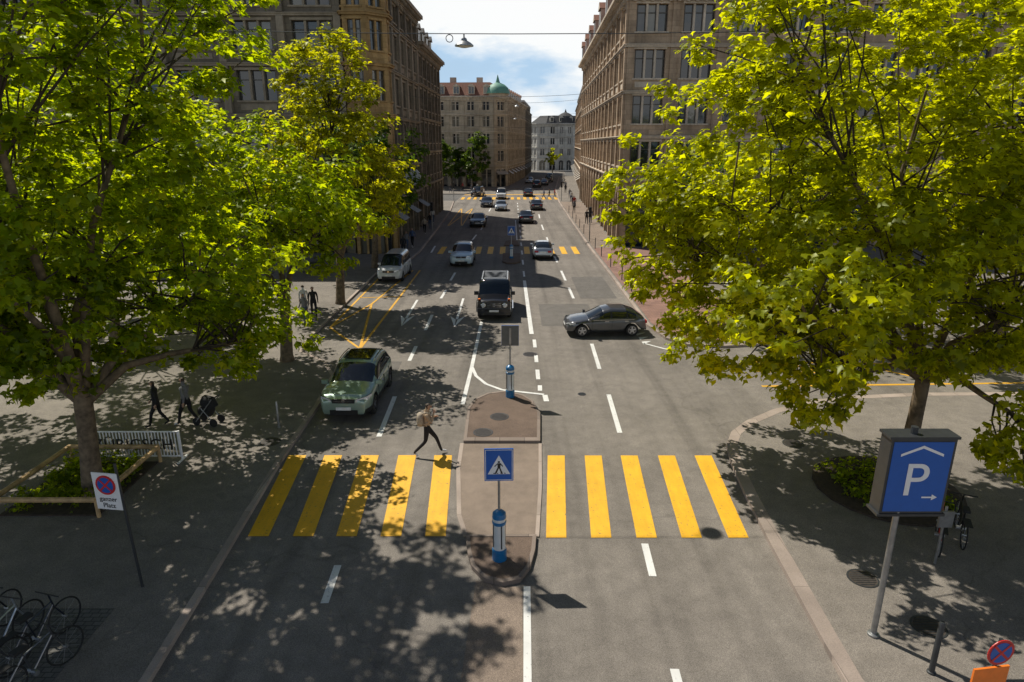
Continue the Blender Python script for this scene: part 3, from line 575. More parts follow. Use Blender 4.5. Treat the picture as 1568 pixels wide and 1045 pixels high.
def car(name,loc,rz,kind,paint,rails=False,clad=False):
    S=CARS[kind]
    L,W=S['L'],S['W']; hl=L/2; P=S['P']; wr=S['wr']; ar=wr+.07; cz=wr
    xs=set([p[0] for p in P])
    for k in range(int(L/.22)+1): xs.add(round(-hl+k*.22,3))
    for wx in S['wx']:
        for k in range(-6,7): xs.add(round(wx+ar*math.sin(k*math.pi/12),4))
    for px in S['pil']: xs.add(px-.045); xs.add(px+.045)
    xs=[x for x in sorted(xs,reverse=True) if -hl<=x<=hl]
    ys=[xs[0]]
    for x in xs[1:]:
        if ys[-1]-x>.018: ys.append(x)
    xs=ys
    mb=MB(); rows=[];info=[]
    for x in xs:
        zt=lerp_prof(P,x); f=(hl-x)/L; belt=S['b'][0]+(S['b'][1]-S['b'][0])*f
        e=max(0,(abs(x)-(hl-.55))/.55); w=W/2*(1-S['tp']*e*e); zb=.24+.06*e
        z1=zb
        for wx in S['wx']:
            dx=abs(x-wx)
            if dx<ar: z1=max(zb,cz+math.sqrt(ar*ar-dx*dx))
        gh=zt-belt; t=min(1,max(0,gh/.35))
        zs=min(belt,zt-.05)
        z3=max(.50,z1+.015) if zs>.6 else max((z1+zs)/2,z1+.005)
        z3=min(z3,zs-.03) if zs-.03>z1 else z1+.005
        z4=max(zs-.14,z3+.01) if zs>.7 else (z3+zs)/2
        pts=[(0,z1),(w*.82,z1),(w*.975,z1+.004),(w,z3),(w*.992,z4),(w*.945,zs),
             (w*(.86*(1-t)+.80*t),(zt-.02)*(1-t)+(zt-.10)*t),(w*(.5*(1-t)+.66*t),zt-.015*t),(0,zt+.02)]
        if kind=='g': pts[6]=(w*(.9*(1-t)+.89*t),pts[6][1]); pts[7]=(w*(.5*(1-t)+.80*t),zt-.01)
        row=[mb.v((x,-y,z)) for y,z in pts]+[mb.v((x,y,z)) for y,z in pts[-2::-1]]
        rows.append(row); info.append((x,zt,belt,gh))
    K=17
    for i in range(len(rows)-1):
        a,b=rows[i],rows[i+1]; ia,ib=info[i],info[i+1]; xm=(ia[0]+ib[0])/2
        slope=abs(ib[1]-ia[1])/max(.01,ia[0]-ib[0]); ghm=min(ia[3],ib[3])
        for k in range(K-1):
            kk=k if k<8 else 15-k
            m=0
            if kk in (0,1): m=2
            elif kk==2: m=2 if clad else 0
            elif kk==5 and ghm>.26:
                m=1
                if any(abs(xm-p)<.046 for p in S['pil']): m=2
            elif kk in (6,7) and slope>.3 and max(ia[3],ib[3])>.08 and ghm>-.02: m=1
            mb.F.append([a[k],a[k+1],b[k+1],b[k]]); mb.M.append(m)
    mb.F.append(rows[0][::-1]); mb.M.append(0); mb.F.append(rows[-1]); mb.M.append(0)
    root=empty(name,(loc[0],loc[1],.014),math.radians(rz))
    bo=mb.build('body',[paint,M_carglass,M_black],root,180 if kind!='g' else 42)
    if kind!='g':
        cap={frozenset((rr[i_],rr[(i_+1)%16])) for rr in (rows[0],rows[-1]) for i_ in range(16)}
        at=bo.data.attributes.new('crease_edge','FLOAT','EDGE')
        at.data.foreach_set('value',[.55 if frozenset(e.vertices) in cap else 0 for e in bo.data.edges])
        sm=bo.modifiers.new('smooth','SUBSURF'); sm.levels=1; sm.render_levels=1
    mb=MB()
    for wx in S['wx']:
        for s in (-1,1):
            y=s*(W/2-.115)
            pr=[(wr*.55,-.11,0),(wr*.93,-.105,0),(wr,-.07,0),(wr,.07,0),(wr*.93,.105,0),(wr*.66,.11,0),(wr*.62,.07,2),(wr*.6,.06,2)]
            mb.lathe(pr if s>0 else [(a_,-b_,c_) for a_,b_,c_ in pr[::-1]],(wx,y,wr),24,axis='Y')
            yo=y+s*.085
            for k in range(5):
                a=k*2*math.pi/5+.3; ca,sa=math.cos(a),math.sin(a); px,pz=-sa*.035,ca*.035
                q=[(wx+px*1.3,wr+pz*1.3),(wx-px*1.3,wr-pz*1.3),(wx+ca*wr*.62-px,wr+sa*wr*.62-pz),(wx+ca*wr*.62+px,wr+sa*wr*.62+pz)]
                mb.poly([(x,yo,z) for x,z in q],1)
                mb.poly([(x,yo-s*.03,z) for x,z in q[::-1]],1)
            mb.lathe([(.06,-.02,1),(.06,.02,1)],(wx,yo,wr),12,axis='Y')
            for k in range(20):
                a0=k*2*math.pi/20;a1=(k+1)*2*math.pi/20
                mb.poly([(wx+math.cos(a)*rr,yo+.002*s,wr+math.sin(a)*rr) for a,rr in ((a0,wr*.58),(a1,wr*.58),(a1,wr*.69),(a0,wr*.69))],1)
    mb.build('wheels',[M_tyre,M_rim,M_black],root,40)
    mb=MB(); w=W/2; xh=hl
    if kind=='g':
        mb.box((xh-.03,-w*.80,.70),(xh+.03,w*.80,1.02),2)
        for s in (-1,1):
            mb.xf=lambda p,s=s:(xh+.03+p[2],s*w*.62+p[0],.87+p[1]); mb.lathe([(.135,0,3),(.135,.03,3),(.105,.04,0),(.05,.045,0)],(0,0,0),20); mb.xf=None
            mb.box((xh-.25,s*w*.86-.06,1.14),(xh-.08,s*w*.86+.06,1.19),4)
        for k in range(3): mb.box((xh+.03,-w*.42,.76+k*.085),(xh+.05,w*.42,.79+k*.085),3)
        mb.xf=lambda p:(xh+.055+p[2],p[0],.87+p[1]); mb.lathe([(.09,0,3),(.09,.01,3)],(0,0,0),16); mb.xf=None
        mb.box((xh-.05,-w*.95,.42),(xh+.1,w*.95,.66),5); mb.box((xh+.1,-w*.6,.36),(xh+.115,w*.6,.50),2)
        mb.box((xh+.116,-.26,.50),(xh+.125,.26,.61),1)
        for s in (-1,1):
            for wx in S['wx']:
                pts=[(wx+(ar+.05)*math.cos(a),cz+(ar+.05)*math.sin(a)) for a in [math.pi*k/10 for k in range(11)]]
                for p,q in zip(pts,pts[1:]): mb.tube((p[0],s*w,p[1]),(q[0],s*w,q[1]),.045,n=6,m=5)
            mb.box((-1.0,min(s*(w-.02),s*(w+.1)),.32),(1.0,max(s*(w-.02),s*(w+.1)),.38),3)
        mb.box((-1.9,-w*.72,1.97),(.3,-w*.68,2.03),2); mb.box((-1.9,w*.68,1.97),(.3,w*.72,2.03),2)
        for k in range(9): mb.box((-1.8+k*.24,-w*.7,2.0),(-1.76+k*.24,w*.7,2.02),2)
        mb.tube((-hl,0,1.05),(-hl-.2,0,1.05),.36,n=20,m=2)
        for s in (-1,1):
            mb.box((.88,min(s*w*.95,s*(w+.2)),1.14),(1.0,max(s*w*.95,s*(w+.2)),1.34),2); mb.box((-hl-.02,s*w*.8-.06,.85),(-hl+.02,s*w*.8+.06,1.0),6)
            for dx_ in (.9,-.28,-1.2): mb.box((dx_-.006,min(s*w*.9,s*(w+.004)),.4),(dx_+.006,max(s*w*.9,s*(w+.004)),1.1),2)
            mb.box((-2.1,min(s*w*.98,s*(w+.02)),.86),(1.9,max(s*w*.98,s*(w+.02)),.92),2)
    else:
        zl={'hatch':.62,'sedan':.70,'suv':.80,'van':.80}[kind]
        for s in (-1,1):
            pts=[(hl-.035,s*w*.44,zl-.04),(hl-.19,s*w*.86,zl+.0),(hl-.45,s*w*.965,zl+.07),(hl-.45,s*w*.955,zl+.14),(hl-.17,s*w*.84,zl+.13),(hl-.05,s*w*.46,zl+.05)]
            base=[(p[0]+.035,p[1]*1.02,p[2]) for p in pts]
            mb.poly(base[0:2]+base[4:6],0); mb.poly(base[1:5],0)
            for a_,b_ in zip(range(6),[1,2,3,4,5,0]): mb.poly([base[a_],base[b_],pts[b_],pts[a_]],2)
            mb.box((-hl-.012,w*.45 if s>0 else -w*.80,zl+.02),(-hl+.12,w*.80 if s>0 else -w*.45,zl+.15),6)
            mb.box((hl-.14,min(s*w*.55,s*w*.74),.36),(hl-.055,max(s*w*.55,s*w*.74),.50),2)
            mb.box((P[4][0]-.12,min(s*(w*.94),s*(w+.17)),S['b'][0]-.02),(P[4][0],max(s*(w*.94),s*(w+.17)),S['b'][0]+.13),7)
            for hx in (.05,-.95): mb.box((hx-.1,min(s*w*.985,s*(w+.025)),.80),(hx+.1,max(s*w*.985,s*(w+.025)),.83),3)
            for dx_ in (.78,-.22,-1.12): mb.box((dx_-.006,min(s*w*.9,s*(w+.004)),.34),(dx_+.006,max(s*w*.9,s*(w+.004)),S['b'][0]-.04),2)
            mb.box((-1.35,min(s*w*.93,s*w*.965),S['b'][0]+.0),(.72,max(s*w*.93,s*w*.965),S['b'][0]+.02),3)
            if rails: mb.path([(-1.45,s*w*.70,1.52),(-1.3,s*w*.70,1.6),(-.6,s*w*.70,1.64),(.0,s*w*.70,1.62),(.15,s*w*.70,1.55)],[.018]*5,6,3)
        mb.box((hl-.06,-w*.42,zl-.08),(hl+.012,w*.42,zl+.06),2)
        mb.box((hl+.010,-w*.36,zl-.02),(hl+.022,w*.36,zl-.005),3)
        mb.box((hl-.06,-w*.52,.30),(hl+.014,w*.52,.47),2)
        mb.box((hl+.012,-.26,.47),(hl+.03,.26,.58),1)
        mb.xf=lambda p:(hl+.02+p[2],p[0],zl+.0+p[1]); mb.lathe([(.06,0,3),(.06,.012,3)],(0,0,0),14); mb.xf=None
        mb.box((-hl-.02,-.26,.60),(-hl+.02,.26,.71),1); mb.box((-hl-.01,-w*.7,.28),(-hl+.05,w*.7,.42),2)
    mb.build('lamps_trim_mirrors',[M_lamp,M_plate,M_black,M_chrome,M_orange,paint,M_red,paint],root)
    if kind=='suv' and clad:
        mb=MB(); mb.poly([(.02,-.5,1.645),(.02,.5,1.645),(-1.1,.5,1.652),(-1.1,-.5,1.652)]); mb.build('sunroof',[M_carglass],root)
    return root
pg=paintm('sage',(.28,.38,.32),.4); pbk=paintm('black',(.008,.008,.010),.1); pgr=paintm('graphite',(.10,.105,.115),.6); pw=paintm('white',(.62,.64,.66),.0)
psl=paintm('silver',(.42,.46,.50),.6); pdk=paintm('dark_blue',(.015,.02,.035),.3); pwb=paintm('ice_white',(.50,.62,.70),.2)
car('suv_car',(-5.78,23.15),-91,'suv',pg,rails=True,clad=True)
car('off_road_car',(-.98,36.95),-90,'g',pbk)
car('hatchback_car',(4.72,32.3),184,'hatch',pgr)
car('compact_van',(-8.5,46.9),-92,'van',pw)
car('suv_car',(-3.98,52.9),-90,'suv',pwb)
car('hatchback_car',(2.62,56.0),89,'hatch',psl)
car('sedan_car',(-4.0,78.3),-90,'sedan',pdk)
car('sedan_car',(1.75,82),89,'sedan',pbk)
car('sedan_car',(3.6,98.4),90,'sedan',pbk)
car('sedan_car',(-3.9,103),-90,'sedan',pdk)
car('hatchback_car',(-1.6,97),-90,'hatch',psl)
car('compact_van',(-1.9,118),-90,'van',pw)
car('compact_van',(-6.4,124),-100,'van',pdk)
car('sedan_car',(3.0,124),88,'sedan',pbk)
car('suv_car',(5.6,150),85,'suv',pbk); car('sedan_car',(7.6,158),84,'sedan',pdk); car('compact_van',(9.4,170),82,'van',pbk); car('sedan_car',(4.4,166),-97,'sedan',psl); car('suv_car',(10.5,186),82,'suv',pdk)
car('hatchback_car',(16,42),10,'hatch',pw); car('suv_car',(21,41.5),8,'suv',psl)

# ------------------------------------------------------------------ street furniture
def lathe_bollard(root):
    mb=MB(); mb.lathe([(.17,0,0),(.17,.26,0),(.145,.29,1),(.145,.33,1),(.14,.34,1),(.14,.92,1),(.155,.93,0),(.165,.96,0),(.165,1.0,0),(.150,1.01,1),(.150,1.08,1),(.165,1.09,0),(.165,1.14,0),(.15,1.2,0),(.08,1.26,0),(.03,1.28,0)],(0,0,0),24)
    for k in range(4):
        a=k*math.pi/2+.35; mb.box((.143*math.cos(a)-.014,.143*math.sin(a)-.014,.34),(.143*math.cos(a)+.014,.143*math.sin(a)+.014,.92),2)
    mb.build('bollard_post',[M_bblue,M_pale,M_steeld],root,35)
def flat(mb,pts,y,m,cx=0,cz=0,s=1): mb.poly([(cx+p[0]*s,y,cz+p[1]*s) for p in pts],m)
def ped_sign(x,y,z,face=0,name='pedestrian_crossing_sign'):
    root=empty(name,(x,y,z),face); lathe_bollard(root)
    mb=MB(); mb.tube((0,0,1.2),(0,0,2.1),.03,n=10); mb.box((-.04,.021,2.1),(.04,.05,2.7)); mb.build('pole',[M_steel],root)
    mb=MB(); mb.box((-.32,-.03,2.02),(.32,.0,2.80),0); mb.box((-.30,-.034,2.04),(.30,-.0305,2.78),1); mb.box((-.285,-.038,2.055),(.285,-.0345,2.765),0)
    mb.box((-.31,.001,2.03),(.31,.02,2.79),3)
    tri=[(-.25,-.22),(.25,-.22),(0,.24)]; flat(mb,tri,-.042,1,0,2.41)
    F=[[(-.02,.12),(.02,.12),(.025,.08),(-.025,.08)],[(-.03,.07),(.04,.07),(.03,-.05),(-.03,-.05)],[(-.03,-.04),(.005,-.04),(-.06,-.19),(-.10,-.19)],[(.0,-.04),(.03,-.04),(.09,-.19),(.05,-.19)],[(-.03,.07),(-.03,.04),(-.09,-.02),(-.10,.0)],[(.04,.07),(.09,0),(.08,-.02),(.03,.04)]]
    for f in F: flat(mb,f,-.045,2,0,2.39)
    for k in range(4): flat(mb,[(-.13+k*.08,-.205),(-.09+k*.08,-.205),(-.10+k*.08,-.185),(-.12+k*.08,-.185)],-.0455,2,0,2.41)
    mb.build('sign_panel',[M_blue,M_white,M_black,M_back],root)
ped_sign(-.29,13.01,.118,math.radians(2)); ped_sign(-.07,23.11,.118,math.pi); ped_sign(-.05,54.4,.01,0)
r3=empty('traffic_island'); mb=MB(); mb.prism([(-.8,53.0),(-.4,52.2),(.3,52.2),(.7,53),(.7,57),(-.8,57)],0,.13,0); mb.prism([(-.8,61.8),(.7,61.8),(.5,64.6),(-.05,65.2),(-.6,64.6)],0,.13,0); mb.build('island_body',[M_isl],r3)
root=empty('parking_sign',(7.05,10.55,.12))
mb=MB(); mb.tube((0,0,0),(0,0,2.75),.055,n=12); mb.lathe([(.11,0),(.11,.04),(.06,.06)],(0,0,0),14); mb.build('pole',[M_steel],root,40)
mb=MB(); mb.box((-.36,-.05,2.72),(.80,.28,4.2),0); mb.box((-.31,-.06,2.77),(.75,-.052,4.15),1); mb.box((-.40,-.07,2.67),(.84,.30,2.718),0); mb.box((-.40,-.07,4.203),(.84,.30,4.25),0); mb.tube((.1,.1,4.25),(.1,.1,4.38),.06,n=10)
flat(mb,[(-.38,-.06),(0,.10),(.38,-.06),(.38,-.01),(0,.155),(-.38,-.01)],-.064,2,.22,3.93)
flat(mb,[(.02,-.015),(.2,-.015),(.2,-.06),(.30,.0),(.2,.06),(.2,.015),(.02,.015)],-.064,2,.33,3.06)
mb.build('sign_box',[M_steeld,M_blue,M_white],root)
text('letter_p','P',.92,M_white,root,(.18,-.066,3.38),(math.pi/2,0,0),.003)
root=empty('no_stopping_sign',(-8.0,12.0,.12),math.radians(-8))
mb=MB(); mb.tube((0,0,0),(-.1,0,2.95),.03,n=10); mb.build('pole',[M_steeld],root)
def nostop(mb,c,r,y):
    mb.xf=lambda p:(c[0]+p[0],y-p[2],c[1]+p[1])
    mb.lathe([(r,0,0),(r,.012,0),(r*.8,.012,0)],(0,0,0),28); mb.lathe([(r*.8,.0,1),(r*.8,.016,1)],(0,0,0),28)
    mb.xf=None
    for s in (1,-1):
        a=math.radians(45*s); d=Vector((math.cos(a),math.sin(a)))*r*.85; n=Vector((-d.y,d.x)).normalized()*r*.09
        mb.poly([(c[0]+q.x,y-.019-.001*s,c[1]+q.y) for q in (d+n,-d+n,-d-n,d-n)],0)
mb=MB(); mb.box((-.66,-.03,1.88),(-.08,-.01,2.72),2); nostop(mb,(-.37,2.45),.22,-.032); mb.build('sign_panel',[M_signred,M_blue,M_white],root)
text('sign_text','ganzer\nPlatz',.15,M_black,root,(-.37,-.036,2.05),(math.pi/2,0,0),.002)
root=empty('no_stopping_sign',(6.9,7.6,.12),math.radians(8))
mb=MB(); mb.tube((0,0,0),(0,0,2.5),.028,n=10,m=3); nostop(mb,(0,2.3),.21,-.035)
mb.box((-.36,-.05,1.72),(.2,-.02,2.05),4); mb.box((-.42,-.06,1.40),(.1,-.03,1.7),4); mb.build('sign_panels',[M_signred,M_blue,M_white,M_steeld,M_orange],root)
def post(x,y,z=.12,h=1.0,r=.035,m=None):
    mb=MB(); mb.lathe([(r*1.5,0),(r*1.5,.03),(r,.04),(r,h-.03),(r*.7,h)],(x,y,z),12); mb.build('bollard',[m or M_steeld],None,35)
for x,y in ((7.75,38),(7.75,41.5),(7.72,45.2),(7.65,50.2),(7.6,55.3),(7.6,59.6),(7.6,64.2),(7.65,70),(7.7,75),(7.75,80),(7.8,85),(7.9,92)): post(x,y)
post(-7.87,20.28,h=.95,m=M_steel); post(7.6,9.6,h=1.1,r=.05)
root=empty('railing_barrier',(-11.4,17.95,.12))
mb=MB()
for z in (.92,.12): mb.tube((-1.4,0,z),(1.4,0,z),.025,n=8)
for k in range(29): mb.box((-1.36+k*.097-.014,-.01,.14),(-1.36+k*.097+.014,.01,.9))
for x in (-1.4,1.4): mb.tube((x,0,0),(x,0,.95),.03,n=8); mb.box((x-.03,-.3,0),(x+.03,.3,.03))
mb.build('bars',[M_white],root)
text('banner_letters','ZÜRIGSCH',.50,M_black,root,(0,-.03,.5),(math.pi/2,0,0),.006)
def hang(x,y,z,x0,x1,name='hanging_street_lamp',r=.27):
    root=empty(name); mb=MB()
    zc=lambda xx:z+.22+.72*(((xx-x0)/(x1-x0)-.5)*2)**2
    mb.path([(x0+(x1-x0)*k/16,y,zc(x0+(x1-x0)*k/16)) for k in range(17)],[.012]*17,5,0)
    zx=zc(x); mb.tube((x,y,zx),(x,y,zx-.2),.02,n=6,m=0)
    mb.lathe([(.04,.0,1),(.08,-.03,1),(.09,-.08,1),(.2,-.14,1),(r,-.2,1),(r,-.23,1),(r*.86,-.235,2),(r*.3,-.27,2)],(x,y,zx-.1),24)
    mb.ring((x-.42,y,zx-.12),.1,.012,16)
    mb.build('lamp_and_wire',[M_steeld,M_steel,M_white],root,40)
hang(-1.38,20.5,12.1,-24,24)
hang(.5,70,13,-10.5,10); hang(.5,105,13,-10.2,11.5,r=.3)
for y,z in ((88,15),(120,12),(124,10),(132,14),(140,11)):
    mb=MB(); mb.path([(-11+22*k/10,y,z+.5*((k-5)/5)**2) for k in range(11)],[.02]*11,4); mb.build('overhead_wire',[M_steeld])
def pole_light(x,y,h=3.2):
    root=empty('traffic_light',(x,y,.1)); mb=MB(); mb.tube((0,0,0),(0,0,h),.05,n=8); mb.box((-.15,-.15,h-1.0),(.15,.12,h-.05),1)
    for k in range(3): mb.xf=lambda p,k=k:(p[0],-.15-p[2],h-.2-k*.3+p[1]); mb.lathe([(.09,0,2),(.09,.04,2)],(0,0,0),12); mb.xf=None
    mb.build('pole_and_head',[M_steel,M_black,M_dark],root)
pole_light(7.8,66); pole_light(-8.7,72); pole_light(8.3,112); pole_light(-9.6,110)
def parasol(x,y,c,h=2.6):
    root=empty('cafe_parasol',(x,y,.12)); mb=MB(); mb.tube((0,0,0),(0,0,h),.03,n=8,m=1); mb.lathe([(1.5,h-.45,0),(1.5,h-.4,0),(.05,h+.1,0)],(0,0,0),8); mb.lathe([(.45,.72,1),(.45,.75,1)],(.8,0,0),14); mb.tube((.8,0,0),(.8,0,.72),.03,n=6,m=1)
    mb.build('canopy_and_table',[c,M_steeld],root)
M_fab=simple('red_fabric',(.28,.05,.03),.8); M_fabw=simple('cream_fabric',(.3,.26,.2),.8)
for x,y,c in ((-15.5,48,M_fabw),(-17.5,44,M_fabw),(-17,36,M_fab)): parasol(x,y,c)
def bicycle(x,y,rz,c,z=.12):
    root=empty('bicycle',(x,y,z),math.radians(rz)); mb=MB()
    for wx in (-.52,.52):
        mb.ring((wx,0,.34),.34,.018,24,1)
        for k in range(10):
            a=2*math.pi*k/10; mb.tube((wx,0,.34),(wx+.33*math.cos(a),0,.34+.33*math.sin(a)),.003,n=3,m=2,cap=False)
        mb.tube((wx,-.05,.34),(wx,.05,.34),.03,n=8,m=2)
    for a,b in (((-.52,0,.34),(-.08,0,.28)),((-.08,0,.28),(.34,0,.72)),((-.08,0,.28),(-.2,0,.82)),((-.16,0,.70),(.32,0,.80)),((-.52,0,.34),(-.17,0,.7)),((.34,0,.70),(.52,0,.34)),((.30,0,.98),(.35,0,.7))): mb.tube(a,b,.017,n=6,m=0)
    mb.tube((.28,-.28,1.0),(.28,.28,1.0),.013,n=6,m=1); mb.box((-.34,-.07,.82),(-.08,.07,.88),1); mb.tube((-.08,-.1,.28),(-.08,.1,.28),.05,n=10,m=2)
    mb.box((-.8,-.08,.70),(-.4,.08,.72),1)
    mb.build('frame_and_wheels',[c,M_tyre,M_steel],root)
for i,(x,y,rz) in enumerate(((-8.9,10.2,75),(-9.5,10.1,80),(-8.4,9.4,70),(-10.1,10.4,85),(-9.2,9.1,72))): bicycle(x,y,rz,(pdk,psl,pgr,pbk,pgr)[i])
bicycle(10.2,13.6,60,M_signred); bicycle(10.9,13.9,64,pbk)
mb=MB(); mb.tube((9.66,12.82,.1),(9.66,12.82,1.6),.03,n=8); mb.box((9.5,12.75,1.1),(9.82,12.8,1.5)); mb.build('bicycle_stand_post',[M_steel])

# ------------------------------------------------------------------ people
def clothm(n,c): return simple('cloth_'+n,c,.85,var=.2,scale=14)
skin=simple('skin',(.42,.25,.17),.55,var=.05); hairb=simple('hair_brown',(.05,.03,.018),.7,var=.3,scale=30)
CW=[clothm('tan',(.42,.30,.20)),clothm('black',(.014,.014,.016)),clothm('white',(.6,.6,.58)),clothm('blue',(.06,.10,.22)),clothm('red',(.35,.05,.04)),clothm('grey',(.16,.16,.17)),clothm('denim',(.05,.08,.14)),clothm('beige',(.38,.32,.25))]
shoew=clothm('shoe_white',(.7,.7,.7))
def person(loc,rz,top,bot,shoe=None,pose=None,stride=.0,h=1.0,name='pedestrian',bag=False,hair=None,sub=1):
    hair=hair or hairb; shoe=shoe or CW[1]; s=stride
    J=dict(pel=(0,0,.95),wai=(0,.01,1.09),che=(0,.02,1.30),nck=(0,.0,1.47),jaw=(0,.03,1.555),hed=(0,.03,1.65),crn=(0,.015,1.73),
      sL=(-.175,0,1.41),eL=(-.235,-.03-s*.25,1.13),wL=(-.24,.10-s*.45,.90),sR=(.175,0,1.41),eR=(.235,-.03+s*.25,1.13),wR=(.24,.10+s*.45,.90),
      hL=(-.095,0,.90),kL=(-.10,.04+s*.42,.50),aL=(-.10,s*.80,.09),tL=(-.11,s*.80+.17,.035),hR=(.095,0,.90),kR=(.10,.04-s*.22,.50),aR=(.10,-s*.85,.11+.1*s),tR=(.11,-s*.85+.16,.035))
    if pose: J.update(pose)
    RR=dict(pel=(.155,.115),wai=(.135,.10),che=(.165,.115),nck=(.058,.058),jaw=(.062,.07),hed=(.082,.098),crn=(.055,.065),sL=(.062,.062),sR=(.062,.062),eL=(.045,.045),eR=(.045,.045),wL=(.03,.03),wR=(.03,.03),
      hL=(.098,.098),hR=(.098,.098),kL=(.062,.062),kR=(.062,.062),aL=(.042,.042),aR=(.042,.042),tL=(.036,.03),tR=(.036,.03))
    E=[('pel','wai','t'),('wai','che','t'),('che','nck','t'),('nck','jaw','s'),('jaw','hed','h'),('hed','crn','h'),('che','sL','t'),('che','sR','t'),('sL','eL','t'),('sR','eR','t'),('eL','wL','a'),('eR','wR','a'),('pel','hL','p'),('pel','hR','p'),('hL','kL','p'),('hR','kR','p'),('kL','aL','p'),('kR','aR','p'),('aL','tL','f'),('aR','tR','f')]
    bm=bmesh.new(); lay=bm.verts.layers.skin.verify(); vs={}
    for k,p in J.items():
        v=bm.verts.new(p); vs[k]=v; v[lay].radius=RR[k]; v[lay].use_root=(k=='pel')
    for a,b,_ in E: bm.edges.new((vs[a],vs[b]))
    me=D.meshes.new('tmp'); bm.to_mesh(me); bm.free()
    o=D.objects.new('tmp',me); COL.objects.link(o)
    o.modifiers.new('s','SKIN').use_smooth_shade=True; ss=o.modifiers.new('ss','SUBSURF'); ss.levels=sub; ss.render_levels=sub
    bpy.context.view_layer.update()
    m2=D.meshes.new_from_object(o.evaluated_get(bpy.context.evaluated_depsgraph_get())); D.objects.remove(o)
    m2.materials.clear()
    for m in (top,bot,skin,hair,shoe): m2.materials.append(m)
    segs=[(Vector(J[a]),Vector(J[b]),t,RR[a][0]) for a,b,t in E]
    for p in m2.polygons:
        c=p.center; best=1e9;lab='t'
        for a,b,t,r in segs:
            d=b-a; k=max(0,min(1,(c-a).dot(d)/d.length_squared)); q=(c-(a+d*k)).length-r*.6
            if q<best: best=q;lab=t
        if lab=='h': mi=3 if (c.z>J['hed'][2]+.035 or c.y<J['hed'][1]-.01) else 2
        elif lab=='a': mi=0
        else: mi={'t':0,'p':1,'s':2,'f':4}[lab]
        if lab=='t' and c.z<.97 and abs(c.x)<.2 : mi=1
        p.material_index=mi; p.use_smooth=True
    root=empty(name,loc,rz); root.scale=(h,h,h)
    m2.name='body'; b=D.objects.new('body',m2); COL.objects.link(b); b.parent=root
    mb=MB(); hx,hy,hz=J['hed']
    mb.lathe([(.004,-.03,0),(.016,-.015,0),(.012,.01,0),(.004,.03,0)],(hx,hy+.098,hz-.01),8)
    for sx in (-1,1):
        mb.lathe([(.004,-.010,1),(.012,0,1),(.004,.010,1)],(hx+sx*.032,hy+.086,hz+.008),8); mb.lathe([(.008,-.03,0),(.02,0,0),(.008,.03,0)],(hx+sx*.082,hy-.005,hz-.005),8)
    mb.box((hx-.022,hy+.086,hz-.062),(hx+.022,hy+.096,hz-.052),2)
    for wk,ek,sx in (('wL','eL',-1),('wR','eR',1)):
        w=Vector(J[wk]);d=(w-Vector(J[ek])).normalized(); side_=Vector((0,1,0)) if abs(d.y)<.8 else Vector((0,0,1)); side_=(side_-d*side_.dot(d)).normalized(); nrm=d.cross(side_)
        mb.path([w-d*.02,w+d*.04,w+d*.085],[.024,.036,.032],8,0)
        for k,l in enumerate((.066,.076,.072,.056)):
            b0=w+d*.075+side_*(-.028+k*.0185); kn=b0+d*l*.55+nrm*.006*sx; mb.path([b0,kn,kn+d*l*.4+nrm*.022*sx],[.010,.009,.007],6,0)
        b0=w+d*.03+side_*.028; mb.path([b0,b0+d*.03+side_*.025,b0+d*.06+side_*.03],[.012,.010,.008],6,0)
    mb.build('face_and_hands',[skin,M_black,M_fab],root,50)
    if bag:
        mb=MB(); mb.xf=lambda p:(p[0]*1.15,-.19+p[1]*.75,p[2]); mb.lathe([(.06,1.0),(.13,1.03),(.15,1.12),(.15,1.28),(.13,1.38),(.06,1.43)],(0,0,0),14); mb.xf=None
        for sx in (-1,1): mb.path([(sx*.11,-.12,1.44),(sx*.12,.0,1.475),(sx*.12,.13,1.40),(sx*.13,.12,1.2),(sx*.14,-.1,1.1)],[.018]*5,6,0)
        mb.build('backpack',[CW[7]],root,60)
    return root
wk=dict(kL=(-.10,.28,.53),aL=(-.10,.42,.10),tL=(-.11,.59,.05),kR=(.10,-.06,.50),aR=(.10,-.42,.15),tR=(.11,-.30,.03),
   eR=(.25,.14,1.17),wR=(.10,.22,1.43),eL=(-.24,.10,1.14),wL=(-.10,.26,1.24),jaw=(0,.05,1.55),hed=(0,.07,1.64),crn=(0,.06,1.72))
person((-2.62,18.47,.014),math.radians(-82),CW[0],CW[1],shoew,wk,h=1.0,bag=True,sub=2)
P=[(-11.96,20.4,.12,100,1,1,.35),(-11.0,20.5,.12,80,5,1,.4),(-11.64,35.6,.12,20,2,5,.3),(-10.9,34.9,.12,-160,1,1,.3),(-11.0,33.6,.12,160,5,6,.2),(-9.4,56.4,.12,10,1,1,.3),(-9.5,59,.12,180,5,6,.3),(-9.2,60.5,.12,170,3,1,.3),
 (-9.3,70,.12,0,7,1,.35),(-9.2,74,.12,180,1,6,.3),(-9.6,80,.12,0,2,6,.3),(8.9,78.7,.12,180,1,1,.35),(9.5,80,.12,0,3,6,.3),(8.6,92,.12,180,5,1,.3),(9.4,100,.12,180,4,6,.3),(9.3,101.3,.12,0,1,1,.3),(9.8,110,.12,0,2,6,.3),(10.2,118,.12,0,5,6,.3),
 (-6.5,118,.02,90,1,6,.4),(-5,119.5,.02,-90,2,1,.4),(5.6,117,.02,90,3,1,.4),(7.6,119,.02,-90,4,6,.3),(6.6,118,.02,90,1,1,.4),(-8,132,.12,90,5,6,.3),(-6.9,134,.12,20,2,1,.3),(-10,136,.12,-60,4,1,.3),(-12,131,.12,90,1,6,.3),(10.4,130,.12,0,1,1,.3),(11.2,140,.12,180,5,6,.3),(11.6,150,.12,0,2,1,.3),(-13.5,28.5,.12,40,5,1,.3),(-14.5,33,.12,200,3,6,.3),(12.5,43,.12,90,1,6,.3)]
